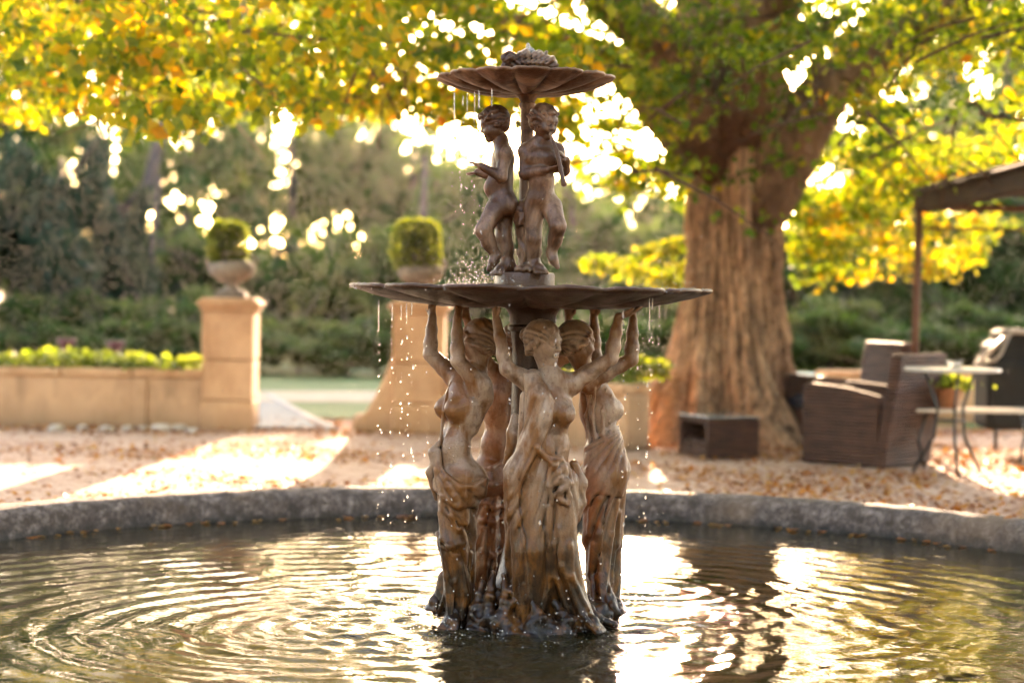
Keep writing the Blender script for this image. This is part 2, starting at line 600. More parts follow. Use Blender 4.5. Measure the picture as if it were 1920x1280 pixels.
def folds(Cl, lines, r, k=.006, lift=.0, sub=False, base=None):
    for ln in lines:
        p = lay(base or Cl, ln, lift)
        if len(p) > 1:
            n = len(p); rr = [r * (.55 + .45 * math.sin(math.pi * (i + .35) / (n - .3))) for i in range(n)]
            Cl.chain(p, rr, k, sub)

def drape_noise(amp, axis_xy, fr=9, tw=3.0, seed=0.0):
    ax = np.array(axis_xy, np.float32)
    def g(p, d):
        a = np.arctan2(p[:, 1] - ax[1], p[:, 0] - ax[0])
        z = p[:, 2]
        w = np.sin(fr * a + tw * z * 6 + 1.3 * np.sin(z * 11 + seed) + seed)
        m = np.clip((0.62 - z) / 0.5, .15, 1.0)
        return d + amp * m * (w * .6 + .4 * np.sin(2 * fr * a * .8 - 14 * z + seed))
    return g

def basin_mesh(name, R, depth, n_l, rim_amp, thick, neck_r, neck_z, tilt, wav):
    """scalloped dish: lobes bulge below, the rim is cut in arcs"""
    nt, nr = n_l * 16, 22
    v, f = [], []
    def prof(u, th, under):
        ph = (th * n_l / (2 * math.pi)) % 1.0
        lob = math.sin(math.pi * ph)                        # 0 at the joint of two lobes, 1 mid-lobe
        edge = math.sqrt(lob)
        Rr = R * (1 - rim_amp + rim_amp * edge) * (1 + .012 * math.sin(3 * th + 1))
        r = neck_r + (Rr - neck_r) * u
        z = -depth * (1 - u ** 1.9)
        bul = (.35 + .65 * u) * math.sin(math.pi * min(1.0, u * .92 + .04)) ** .6
        z -= wav * bul * (edge - .35) * (1 - .55 * u ** 6)
        z += wav * .35 * u ** 5 * (edge - .5)
        if not under: z += thick * (1 + .35 * math.exp(-((1 - u) / .05) ** 2))
        return r, z
    rows = []
    for i in range(nr + 1): rows.append((i / nr, True))
    rows.append(('lip', None))
    for i in range(nr, -1, -1): rows.append((i / nr, False))
    for u, under in rows:
        for k in range(nt):
            th = 2 * math.pi * k / nt
            if u == 'lip':
                r0, z0 = prof(1.0, th, True); r, z = r0 * 1.012, z0 + thick * .7
            else: r, z = prof(u, th, under)
            x, y = r * math.cos(th), r * math.sin(th)
            z += .0016 * mnoise.noise((x * 45, y * 45, z * 45)) + .0020 * mnoise.noise((x * 14, y * 14, 3.1))
            if u == 'lip' or (u != 'lip' and u > .97): z += .0035 * mnoise.noise((x * 70, y * 70, 1.7))
            v.append((x, y, z))
    m = len(rows)
    for i in range(m - 1):
        for k in range(nt):
            k2 = (k + 1) % nt
            f.append((i * nt + k, i * nt + k2, (i + 1) * nt + k2, (i + 1) * nt + k))
    f.append(tuple((m - 1) * nt + k for k in range(nt)))
    me = bpy.data.meshes.new(name); me.from_pydata(v, [], f); me.update()
    return me

# ---- the cast metal: pale dry patina above, rust where the water runs, dark wet foot
def iron_mat(name, pale, brown, dark, wet_z=None, rust=0.45, crease_dark=0.5, metal=0.0):
    m, nt, b, _ = new_mat(name)
    v = coords(nt)
    vs_ = coords(nt, (1, 1, .38))
    big = noise_n(nt, vs_, 8, 5, .6, .5)
    patch = noise_n(nt, v, 13, 5, .62, .3)
    fine = noise_n(nt, v, 85, 5, .7)
    mid = noise_n(nt, vs_, 30, 5, .6, .3)
    c = mixc(nt, ramp(nt, mid, [(.42, 0.0), (.66, .55)]), pale, tuple(x * .60 for x in pale))
    c = mixc(nt, ramp(nt, big, [(.60 - .28 * rust, 0.0), (.72 - .26 * rust, .92)]), c, brown)
    c = mixc(nt, ramp(nt, patch, [(.56, 0.0), (.68, .75)]), c, tuple(.55 * x + .45 * y for x, y in zip(dark, brown)))
    run = noise_n(nt, coords(nt, (1, 1, .05)), 52, 4, .6, .2)
    c = mixc(nt, ramp(nt, run, [(.62, 0.0), (.74, .30)]), c, tuple(min(1, 1.35 * x) for x in pale))
    sep = nt.nodes.new('ShaderNodeSeparateXYZ'); nt.links.new(v, sep.inputs[0])
    wet = None
    if wet_z:
        z0, z1 = wet_z
        w = math_n(nt, 'ADD', sep.outputs[2], math_n(nt, 'MULTIPLY', math_n(nt, 'SUBTRACT', big, .5), .75))
        mr = nt.nodes.new('ShaderNodeMapRange'); mr.inputs['From Min'].default_value = z1; mr.inputs['From Max'].default_value = z0
        mr.interpolation_type = 'SMOOTHSTEP'; nt.links.new(w, mr.inputs['Value'])
        wet = mr.outputs['Result']
        w2 = math_n(nt, 'ADD', sep.outputs[2], math_n(nt, 'ADD', math_n(nt, 'MULTIPLY', math_n(nt, 'SUBTRACT', patch, .5), .45), math_n(nt, 'MULTIPLY', math_n(nt, 'SUBTRACT', mid, .5), .5)))
        mr2 = nt.nodes.new('ShaderNodeMapRange'); mr2.inputs['From Min'].default_value = z0 + (z1 - z0) * .55; mr2.inputs['From Max'].default_value = z0 - .14
        mr2.interpolation_type = 'SMOOTHSTEP'; nt.links.new(w2, mr2.inputs['Value'])
        c = mixc(nt, wet, c, mixc(nt, ramp(nt, mid, [(.40, 0.0), (.58, 1.0)]), tuple(.5 * x + .5 * y for x, y in zip(dark, brown)), brown))
        c = mixc(nt, mr2.outputs['Result'], c, mixc(nt, ramp(nt, patch, [(.52, 0.0), (.66, .8)]), dark, brown))
    if wet_z:                                  # algae and rust on heads and arms, with the basin's shade painted in
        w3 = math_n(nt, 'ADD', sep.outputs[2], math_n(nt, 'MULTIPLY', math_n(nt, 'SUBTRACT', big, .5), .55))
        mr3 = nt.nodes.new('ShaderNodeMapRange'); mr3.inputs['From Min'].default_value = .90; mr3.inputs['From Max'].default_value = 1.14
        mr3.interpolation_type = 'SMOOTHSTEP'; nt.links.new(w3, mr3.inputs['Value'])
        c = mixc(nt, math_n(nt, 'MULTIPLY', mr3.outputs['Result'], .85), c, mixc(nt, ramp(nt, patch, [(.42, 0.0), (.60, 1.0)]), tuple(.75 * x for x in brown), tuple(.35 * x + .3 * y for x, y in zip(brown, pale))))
    geo = nt.nodes.new('ShaderNodeNewGeometry')
    cav = ramp(nt, geo.outputs['Pointiness'], [(.44, 0.0), (.505, 1.0)])
    c = mixc(nt, cav, mixc(nt, crease_dark, c, dark), c)  # creases mixed towards the dark tone
    edge = ramp(nt, geo.outputs['Pointiness'], [(.53, 0.0), (.62, .35)])
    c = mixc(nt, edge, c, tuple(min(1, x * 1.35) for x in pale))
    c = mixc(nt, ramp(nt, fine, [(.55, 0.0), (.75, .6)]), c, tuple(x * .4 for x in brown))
    nt.links.new(c, b.inputs['Base Color'])
    b.inputs['Metallic'].default_value = metal
    ro = ramp(nt, patch, [(.3, .28), (.7, .52)])
    if wet is not None: ro = mixc(nt, wet, ro, ramp(nt, fine, [(.35, .26), (.7, .52)]))
    nt.links.new(ro, b.inputs['Roughness'])
    b.inputs['Specular IOR Level'].default_value = .36
    h = math_n(nt, 'ADD', math_n(nt, 'MULTIPLY', fine, .7), math_n(nt, 'ADD', mid, math_n(nt, 'MULTIPLY', patch, .8)))
    pit = nt.nodes.new('ShaderNodeTexVoronoi'); pit.inputs['Scale'].default_value = 120; nt.links.new(v, pit.inputs['Vector'])
    h = math_n(nt, 'ADD', h, math_n(nt, 'MULTIPLY', pit.outputs['Distance'], .5))
    bump(nt, b, h, .38, .004)
    return m

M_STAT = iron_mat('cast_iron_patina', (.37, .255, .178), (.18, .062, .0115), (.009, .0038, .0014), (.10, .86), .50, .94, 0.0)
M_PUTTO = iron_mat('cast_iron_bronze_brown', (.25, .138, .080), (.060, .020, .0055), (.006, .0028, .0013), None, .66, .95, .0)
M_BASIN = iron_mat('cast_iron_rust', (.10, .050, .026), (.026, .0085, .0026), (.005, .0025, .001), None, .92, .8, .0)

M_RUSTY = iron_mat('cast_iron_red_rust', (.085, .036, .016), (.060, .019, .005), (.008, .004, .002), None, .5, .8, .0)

fountain = empty('fountain', P(990, 1165, 0))
tag(fountain, 'two-tier cast iron fountain with draped women and piping boys in the round pool', 'fountain')
FINV = Matrix.Translation(-fountain.location)
def fpart(name, mesh, mat, parent=None):
    """world-space mesh put under the fountain (or under one of its parts)"""
    mesh.transform(FINV)
    o = mesh_obj(name, mesh, mat, parent or fountain)
    return o

def figure(name, label, parts):
    body = fpart(name, parts['body'].mesh(name, parts.get('h', .004)), parts['mat'])
    body['label'] = label
    for pn in ('head', 'drapery', 'hair', 'pipe'):
        if pn in parts:
            fpart(pn, parts[pn].mesh(pn, {'head': .0026, 'hair': .003, 'pipe': .003}.get(pn, parts.get('h', .004))), parts['mat'], body)
    return body

# ---------------- front woman
def woman_front():
    B, C, H, F = Sdf(), Sdf(), Sdf(), Sdf()
    f = ydir(24); 
    nk, hc = J(1032, 706, -.195), J(1021, 641, -.195)
    sa, sb = J(993, 716, -.215), J(1071, 720, -.175)
    ch, wa, pv = J(1032, 768, -.205), J(1031, 832, -.205), J(1020, 890, -.20)
    torso(B, ch, wa, pv, f, ch - pv, nk, sa, sb)
    B.rc(nk, nk * .5 + hc * .5, .031, .027, .02)
    sculpt_head(F, H, hc, ydir(56, -4), .079, (-.05, 0, 1), 'bun', nk)
    arm(B, sa, J(950, 692, -.255), J(931, 600, -.20), J(924, 566, -.165), (0, .5, .8), 1)
    arm(B, sb, J(1146, 672, -.185), J(1160, 594, -.17), J(1204, 579, -.165), (0, 0, 1), -1)
    ha, hb = J(992, 905, -.205), J(1056, 905, -.19)
    ka, kb = J(996, 1030, -.245), J(1058, 1028, -.215)
    aa, ab_ = J(998, 1150, -.215), J(1084, 1146, -.21)
    B.chain([ha, ka, aa], [.062, .044, .03], .02); B.chain([hb, kb, ab_], [.06, .043, .03], .02)
    sculpt_foot(B, ab_, J(1132, 1184, -.27))
    # cloth: hip wrap and skirt hanging round the legs
    C.chain([J(975, 880, -.21), J(985, 960, -.22), J(988, 1060, -.235), J(990, 1165, -.22)], [.056, .047, .036, .040], .03)
    C.chain([J(1000, 900, -.215), ka + V3((0, -.004, 0)), aa], [.062, .049, .042], .02)
    C.chain([J(1056, 915, -.195), kb + V3((0, -.003, 0)), J(1082, 1140, -.2), J(1110, 1172, -.22)], [.058, .047, .043, .03], .016)
    C.chain([J(1020, 890, -.195), J(1022, 1000, -.19), J(1024, 1180, -.18)], [.072, .048, .05], .03)
    C.rc(J(964, 905, -.18), J(968, 1100, -.17), .032, .022, .02)
    # shawl from the shoulder over one breast
    C.chain([J(1000, 708, -.225), J(1014, 745, -.258), J(1014, 790, -.252), J(1002, 838, -.245), J(985, 880, -.245)], [.034, .036, .036, .042, .05], .02)
    C.chain([J(990, 745, -.215), J(990, 830, -.205)], [.03, .04], .02)
    base = Sdf(); base.ops = list(C.ops) + list(B.ops)
    C.chain([J(1076, 870, -.175), J(1087, 905, -.17), J(1085, 945, -.18), J(1078, 985, -.18)], [.018, .026, .022, .008], .02)
    C.chain([J(966, 782, -.12), J(964, 812, -.13), J(954, 848, -.13), J(944, 870, -.13)], [.016, .028, .014, .005], .012)
    C.shell(base, [(980, 698), (1006, 696), (1024, 722), (1039, 750), (1034, 790), (1011, 838), (990, 878), (978, 905), (971, 938), (945, 945), (942, 880), (962, 850), (982, 800), (984, 740)], .008,
            lambda x, y: .0042 * np.abs(np.sin((.93 * x + .37 * y) * .20 + .6 * np.sin(y * .03))))
    C.shell(base, [(945, 880), (976, 903), (971, 938), (977, 985), (985, 1014), (989, 1075), (992, 1190), (935, 1190), (945, 1000)], .010,
            lambda x, y: .004 * np.abs(np.sin(x * .21 + .5 * np.sin(y * .025))))
    folds(C, [[(1006, 698), (1024, 724), (1038, 752), (1033, 789), (1010, 837), (989, 877), (977, 904), (970, 937), (976, 985), (984, 1013), (988, 1074)]], .0062, .004, .004, base=base)
    folds(C, [[(992, 712), (1010, 740), (1016, 780), (1000, 830)], [(998, 735), (1003, 790), (985, 845)], [(1003, 705), (1024, 742), (1024, 785), (1004, 828)],
              [(968, 860), (960, 905), (958, 960), (956, 1040)], [(978, 850), (966, 900), (963, 960), (966, 1040), (972, 1120)],
              [(1024, 905), (1022, 950), (1028, 1022), (1034, 1080), (1050, 1160)], [(1030, 940), (1036, 1020), (1042, 1080), (1068, 1165)],
              [(1045, 990), (1052, 1060), (1090, 1150), (1112, 1172)], [(970, 1010), (975, 1080), (965, 1160)], [(985, 1060), (990, 1120), (1000, 1175)],
              [(1068, 1020), (1072, 1080), (1100, 1140)]], .0085, .016, -.001, base=base)
    # bunched knot on the belly
    kp_ = lay(base, [(1036, 872), (1052, 880), (1056, 905), (1050, 930)], .004)
    C.chain(kp_, [.018, .022, .020, .012], .014)
    base = Sdf(); base.ops = list(C.ops) + list(B.ops)
    folds(C, [[(1006, 838), (1014, 848), (1026, 854), (1036, 862)], [(1010, 846), (1022, 858), (1034, 866)]], .0075, .012, .0, base=base)
    folds(C, [[(1036, 856), (1050, 860), (1064, 872)], [(1052, 858), (1040, 872), (1030, 888)], [(1064, 872), (1046, 884), (1030, 898)],
              [(1068, 880), (1050, 895), (1032, 905)], [(1066, 900), (1044, 903), (1031, 912)], [(1067, 905), (1052, 918), (1040, 928)], [(1040, 928), (1054, 938), (1064, 944)],
              [(1068, 884), (1070, 905), (1062, 915)], [(1030, 880), (1028, 910), (1034, 940)], [(1064, 915), (1068, 930), (1064, 944)]], .0105, .009, .003, base=base)
    # grooves
    folds(C, [[(1020, 903), (1021, 945), (1022, 985), (1025, 1034), (1027, 1104)], [(973, 990), (980, 1030), (983, 1090)], [(1040, 950), (1044, 1010), (1046, 1080)],
              [(958, 1080), (962, 1150)], [(1060, 1090), (1078, 1160)]], .006, .008, .001, True, base=base)
    C.post.append(pleats(1042, 812, 27, .0085, 60, 170, ((((996, 994, 992), (880, 1020, 1150)), 17), (((1056, 1060, 1082), (880, 1020, 1150)), 15)), 900, 1.0))
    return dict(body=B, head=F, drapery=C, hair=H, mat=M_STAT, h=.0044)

def woman_left():
    B, C, H, F = Sdf(), Sdf(), Sdf(), Sdf()
    f = ydir(-62)
    nk, hc = J(893, 700, -.055), J(898, 640, -.035)
    sa, sb = J(900, 722, -.135), J(852, 706, -.01)
    ch, wa, pv = J(864, 762, -.085), J(853, 832, -.09), J(860, 890, -.085)
    torso(B, ch, wa, pv, f, ch - pv, nk, sa, sb)
    B.rc(nk, nk * .5 + hc * .5, .031, .027, .02)
    sculpt_head(F, H, hc, ydir(-125, -6), .083, (.05, 0, 1), 'bun', nk)
    arm(B, sa, J(858, 676, -.19), J(857, 598, -.16), J(863, 566, -.13), (0, .5, .8), 1)
    arm(B, sb, J(806, 664, -.005), J(811, 594, .03), J(809, 566, .055), (0, .5, .8), -1)
    B.chain([sa, J(905, 745, -.11), J(884, 800, -.10)], [.034, .034, .03], .03)
    h1, h2 = J(850, 900, -.12), J(868, 900, -.05)
    k1, k2 = J(848, 1015, -.145), J(868, 1015, -.05)
    a1, a2 = J(856, 1146, -.115), J(872, 1140, -.05)
    B.chain([h1, k1, a1], [.06, .043, .03], .02); B.chain([h2, k2, a2], [.06, .043, .03], .02)
    sculpt_foot(B, a1, J(838, 1182, -.20), 1.1)
    sculpt_foot(B, J(830, 1110, -.02), J(803, 1142, -.05), .9)
    C.chain([J(852, 915, -.115), J(848, 1015, -.14), J(858, 1100, -.12), J(862, 1160, -.10)], [.064, .051, .045, .05], .02)
    C.chain([J(868, 912, -.05), J(866, 1015, -.055), J(866, 1150, -.05)], [.062, .05, .05], .02)
    C.chain([J(832, 1080, -.03), J(822, 1140, -.03)], [.02, .03], .03)
    base = Sdf(); base.ops = list(C.ops) + list(B.ops)
    # rolled edge round the hips, knots hanging at the front
    folds(C, [[(818, 856), (826, 876), (840, 895), (862, 912), (890, 912), (904, 900)], [(816, 862), (826, 890), (842, 912), (868, 926), (898, 922)],
              [(814, 876), (828, 908), (852, 930), (886, 934)], [(818, 900), (832, 930), (858, 948), (884, 946)]], .0135, .009, .001, base=base)
    C.chain([J(822, 830, -.12), J(813, 848, -.13), J(815, 870, -.135), J(808, 885, -.12), J(813, 910, -.11), J(818, 935, -.10)], [.008, .02, .016, .02, .014, .008], .008)
    C.chain([J(820, 845, -.14), J(822, 880, -.15), J(818, 915, -.14)], [.014, .016, .01], .008)
    folds(C, [[(846, 716), (838, 740), (832, 770), (828, 800), (826, 830), (820, 850)]], .007, .006, 0, base=base)
    folds(C, [[(824, 945), (846, 966), (874, 982)], [(820, 1000), (842, 1024), (872, 1016)], [(822, 960), (828, 1010), (838, 1080), (842, 1150)], [(830, 940), (862, 990), (880, 1040), (880, 1120)],
              [(836, 1040), (850, 1090), (848, 1150)], [(868, 1060), (874, 1110), (866, 1160)], [(826, 1060), (836, 1110), (822, 1150)]], .008, .015, -.001, base=base)
    folds(C, [[(836, 952), (860, 985), (878, 1000)], [(830, 1020), (850, 1036), (880, 1030)], [(860, 1050), (862, 1110), (856, 1150)]], .0055, .008, .001, True, base=base)
    C.shell(base, [(803, 846), (826, 872), (842, 894), (864, 909), (892, 909), (914, 893), (914, 930), (892, 952), (852, 948), (812, 918)], .008,
            lambda x, y: .005 * np.abs(np.sin(np.arctan2(y - 846, x - 800) * 17)))
    C.post.append(pleats(800, 846, 19, .0075, 50, 140, (), 915, 2.2))
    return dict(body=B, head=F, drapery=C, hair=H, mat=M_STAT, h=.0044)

def woman_right():
    B, C, H, F = Sdf(), Sdf(), Sdf(), Sdf()
    f = ydir(128)
    nk, hc = J(1100, 704, .08), J(1083, 642, .05)
    sa, sb = J(1102, 716, .01), J(1122, 708, .15)
    ch, wa, pv = J(1121, 765, .085), J(1129, 828, .09), J(1136, 888, .09)
    torso(B, ch, wa, pv, f, ch - pv, nk, sa, sb)
    B.rc(nk, nk * .5 + hc * .5, .031, .027, .02)
    sculpt_head(F, H, hc, ydir(115, -4), .081, (.06, 0, 1), 'bun', nk)
    arm(B, sa, J(1184, 674, .0), J(1187, 598, .02), J(1192, 568, .045), (0, .4, .8), 1)
    arm(B, sb, J(1114, 660, .2), J(1113, 596, .2), J(1113, 566, .2), (0, -.4, .8), -1)
    h1, h2 = J(1122, 905, .06), J(1146, 905, .13)
    k1, k2 = J(1118, 1012, .045), J(1142, 1012, .12)
    a1, a2 = J(1120, 1132, .06), J(1138, 1124, .12)
    B.chain([h1, k1, a1], [.06, .043, .03], .02); B.chain([h2, k2, a2], [.06, .043, .03], .02)
    sculpt_foot(B, J(1130, 1118, .02), J(1176, 1146, -.02)); sculpt_foot(B, J(1110, 1128, .0), J(1134, 1168, -.07))
    C.chain([J(1130, 885, .075), J(1124, 920, .06), J(1119, 1012, .045), J(1122, 1090, .055), J(1124, 1150, .05)], [.078, .07, .05, .043, .055], .02)
    C.chain([J(1144, 890, .10), J(1142, 1012, .115), J(1138, 1150, .11)], [.066, .05, .05], .02)
    C.chain([J(1128, 840, .07), J(1136, 880, .05)], [.062, .07], .02)
    C.chain([J(1130, 1090, .01), J(1150, 1150, -.03)], [.02, .03], .03)
    base = Sdf(); base.ops = list(C.ops) + list(B.ops)
    folds(C, [[(1118, 820), (1130, 812), (1146, 800), (1154, 790)], [(1120, 832), (1136, 824), (1152, 818)], [(1150, 800), (1162, 850), (1170, 885), (1158, 920)],
              [(1112, 850), (1104, 880), (1106, 930)], [(1130, 840), (1118, 880), (1108, 930), (1106, 1000)], [(1166, 880), (1148, 910), (1124, 935), (1112, 980)],
              [(1160, 905), (1138, 950), (1120, 1000), (1112, 1060)], [(1158, 940), (1146, 1000), (1138, 1060), (1136, 1130)], [(1160, 960), (1154, 1020), (1146, 1090)],
              [(1110, 1020), (1108, 1080), (1112, 1140)], [(1126, 1000), (1124, 1080), (1130, 1140)], [(1130, 1100), (1146, 1136), (1166, 1152)]], .0095, .016, -.001, base=base)
    folds(C, [[(1108, 740), (1100, 780), (1106, 830)], [(1116, 726), (1112, 780), (1116, 826)], [(1136, 730), (1130, 770), (1132, 815)], [(1146, 740), (1142, 790)]], .0075, .014, -.001, base=base)
    folds(C, [[(1142, 930), (1130, 980), (1122, 1040)], [(1150, 990), (1144, 1060), (1140, 1110)], [(1124, 850), (1114, 900), (1108, 950)]], .0055, .008, .001, True, base=base)
    # hair falling on the back
    C.shell(base, [(1094, 838), (1128, 820), (1164, 792), (1184, 880), (1168, 932), (1122, 926), (1092, 934)], .007,
            lambda x, y: .0045 * np.abs(np.sin(np.arctan2(x - 1178, y - 800) * 15)))
    C.post.append(pleats(1182, 850, 20, .0080, 50, 150, (), 900, 4.0))
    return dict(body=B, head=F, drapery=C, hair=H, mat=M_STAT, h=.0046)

def woman_back():
    B, C, H, F = Sdf(), Sdf(), Sdf(), Sdf()
    f = ydir(-150)
    nk, hc = J(955, 700, .2), J(968, 642, .22)
    sa, sb = J(932, 708, .20), J(985, 708, .24)
    ch, wa, pv = J(942, 765, .2), J(936, 832, .2), J(928, 890, .2)
    torso(B, ch, wa, pv, f, ch - pv, nk, sa, sb)
    B.rc(nk, nk * .5 + hc * .5, .031, .027, .02)
    sculpt_head(F, H, hc, ydir(-160, -4), .079, (0, 0, 1), 'bun', nk)
    arm(B, sa, J(903, 668, .19), J(876, 600, .18), J(868, 568, .18), (0, -.5, .8), 1)
    arm(B, sb, J(1062, 668, .22), J(1066, 598, .2), J(1066, 566, .2), (0, -.5, .8), -1)
    for dx, dy in ((-14, 0), (14, .06)):
        B.chain([J(926 + dx, 905, .18 + dy), J(925 + dx, 1010, .17 + dy), J(918 + dx, 1125, .18 + dy)], [.058, .043, .03], .02)
        C.chain([J(926 + dx, 905, .18 + dy), J(925 + dx, 1010, .17 + dy), J(914 + dx, 1135, .17 + dy)], [.062, .050, .047], .02)
    base = Sdf(); base.ops = list(C.ops) + list(B.ops)
    folds(C, [[(905, 880), (922, 878), (945, 862)], [(905, 905), (925, 908), (948, 902)], [(906, 942), (925, 950), (948, 946)], [(906, 975), (926, 978), (950, 962)], [(906, 1032), (922, 1042), (946, 1026)],
              [(910, 990), (912, 1060), (905, 1110)], [(928, 985), (926, 1060), (916, 1120)], [(942, 1040), (930, 1100)]], .010, .012, -.001, base=base)
    C.post.append(pleats(960, 850, 18, .007, 40, 120, (), 890, 5.0))
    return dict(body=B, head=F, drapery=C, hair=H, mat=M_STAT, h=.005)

# ---------------- boys on the upper tier
def boy_pipe():
    B, H, Q, F = Sdf(), Sdf(), Sdf(), Sdf()
    f = ydir(26)
    M = frame(f)
    nk, hc = J(1016, 262, -.10), J(1021, 228, -.11)
    sculpt_head(F, H, hc, ydir(44, -14), .064, (.05, 0, 1), 'child', nk)
    sa, sb = J(986, 284, -.10), J(1044, 284, -.07)
    X = lambda px, py, y: J(px, py, y)
    B.ell(X(1014, 298, -.10), (.056, .046, .056), M, .02); B.ell(X(1015, 338, -.105), (.050, .047, .055), M, .03); B.ell(X(1014, 372, -.095), (.058, .052, .046), M, .03)
    B.rc(sa, sb, .027, .027, .02); B.rc(nk, sa, .026, .026, .02); B.rc(nk, sb, .026, .026, .02)
    for q, px in ((-1, 998), (1, 1032)): B.ell(X(px, 296, -.128), (.025, .016, .02), M, .03)
    B.ell(X(1021, 352, -.158), (.004, .008, .004), M, .006, True)
    for px in (997, 1034): B.ell(X(px, 385, -.06), (.034, .034, .036), M, .02)
    e1, w1, t1 = X(984, 326, -.12), X(1026, 318, -.165), X(1054, 316, -.185)
    B.chain([sa, e1, w1], [.0255, .021, .0145], .012); sculpt_hand(B, w1, t1, (.2, .5, .6), 1, 1)
    e2, w2, t2 = X(1058, 320, -.10), X(1062, 300, -.14), X(1050, 284, -.17)
    B.chain([sb, e2, w2], [.025, .021, .0145], .012); sculpt_hand(B, w2, t2, (-.6, -.4, .3), 1, -1)
    # standing leg, free leg hanging with the toes pointing down
    B.chain([X(1000, 390, -.09), X(1000, 446, -.10), X(1000, 500, -.08)], [.042, .029, .021], .015)
    B.ell(X(1001, 468, -.082), (.025, .026, .034), None, .02)
    sculpt_foot(B, X(1002, 496, -.085), X(1018, 511, -.15), .8)
    B.chain([X(1034, 388, -.10), X(1046, 424, -.15), X(1034, 474, -.125)], [.041, .029, .019], .015)
    B.ell(X(1042, 446, -.13), (.023, .025, .032), None, .02)
    B.chain([X(1034, 472, -.125), X(1038, 487, -.14), X(1045, 500, -.145)], [.019, .016, .010], .01)
    B.rc(X(1036, 482, -.13), X(1032, 476, -.115), .014, .013, .01)
    Q.chain([X(1032, 251, -.166), X(1044, 284, -.185), X(1056, 340, -.20)], [.0055, .0075, .0085], .004)
    Q.rc(X(1055.5, 336, -.20), X(1057.5, 345, -.201), .0085, .0115, .003)
    return dict(body=B, head=F, hair=H, pipe=Q, mat=M_PUTTO, h=.0030)

def boy_reach():
    B, H, F = Sdf(), Sdf(), Sdf()
    f = ydir(-82); M = frame(f)
    X = lambda px, py, y: J(px, py, y)
    nk, hc = X(938, 262, -.04), X(925, 232, -.045)
    sculpt_head(F, H, hc, ydir(-82, -18), .064, (-.05, 0, 1), 'child', nk)
    sa, sb = X(945, 288, -.085), X(944, 284, .02)
    B.ell(X(943, 300, -.035), (.056, .044, .058), M, .02); B.ell(X(939, 338, -.035), (.050, .047, .055), M, .03); B.ell(X(942, 374, -.035), (.056, .050, .046), M, .03)
    B.ell(X(956, 386, -.06), (.034, .034, .036), M, .02); B.ell(X(956, 386, -.01), (.034, .034, .036), M, .02)
    B.ell(X(922, 352, -.035), (.03, .03, .034), M, .02)
    B.rc(sa, sb, .027, .027, .02); B.rc(nk, sa, .026, .026, .02); B.rc(nk, sb, .026, .026, .02)
    e1, w1, t1 = X(940, 332, -.105), X(902, 312, -.115), X(881, 302, -.115)
    B.chain([sa, e1, w1], [.0255, .021, .0145], .012); sculpt_hand(B, w1, t1, (0, 0, -1), 1, 1)
    e2, w2, t2 = X(930, 332, .02), X(896, 323, .0), X(877, 328, -.005)
    B.chain([sb, e2, w2], [.025, .021, .0145], .012); sculpt_hand(B, w2, t2, (0, 0, 1), 1, -1)
    B.chain([X(930, 392, -.065), X(906, 432, -.10), X(929, 478, -.085)], [.041, .029, .019], .015)
    B.ell(X(916, 452, -.088), (.024, .025, .033), None, .02)
    B.chain([X(929, 478, -.085), X(924, 492, -.095), X(917, 505, -.10)], [.019, .016, .010], .01)
    B.rc(X(928, 486, -.09), X(932, 478, -.078), .014, .014, .01)
    B.chain([X(944, 392, -.01), X(944, 444, -.02), X(952, 500, -.02)], [.042, .029, .021], .015)
    B.ell(X(950, 466, -.015), (.025, .026, .034), None, .02)
    sculpt_foot(B, X(953, 496, -.02), X(928, 513, -.06), .85)
    return dict(body=B, head=F, hair=H, mat=M_PUTTO, h=.0030)

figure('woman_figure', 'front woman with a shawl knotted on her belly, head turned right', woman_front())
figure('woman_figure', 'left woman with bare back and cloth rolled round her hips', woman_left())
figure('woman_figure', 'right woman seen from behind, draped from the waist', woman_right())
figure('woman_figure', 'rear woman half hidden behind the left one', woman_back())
figure('boy_figure', 'boy playing a pipe with one leg lifted', boy_pipe())
figure('boy_figure', 'boy in profile holding both hands out', boy_reach())

# ---------------- column, basins, stump, finial, foot
def axis_pt(py, y=0.0): return P(990, py, y)
mb = MB(); c0 = axis_pt(1165)
zz = lambda py: axis_pt(py).z - c0.z
mb.lathe([(.20, zz(1200)), (.20, zz(1130)), (.12, zz(1080)), (.085, zz(1000)), (.075, zz(720)), (.074, zz(690)), (.078, zz(640)), (.082, zz(622)), (.094, zz(618)), (.094, zz(612)), (.086, zz(608)), (.088, zz(590)), (.10, zz(580)), (.14, zz(568)), (.14, zz(560))], n=36)
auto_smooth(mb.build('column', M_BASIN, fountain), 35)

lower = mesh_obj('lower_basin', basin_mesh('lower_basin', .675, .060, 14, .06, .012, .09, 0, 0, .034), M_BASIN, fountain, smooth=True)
lower.location = P(993, 545, 0) - fountain.location
lower.rotation_euler = (0, rad(.15), rad(10))
upper = mesh_obj('upper_basin', basin_mesh('upper_basin', .334, .055, 14, .07, .008, .035, 0, 0, .020), M_PUTTO, fountain, smooth=True)
upper.location = P(984, 150, 0) - fountain.location
upper.rotation_euler = (rad(-.5), rad(-.6), rad(4))

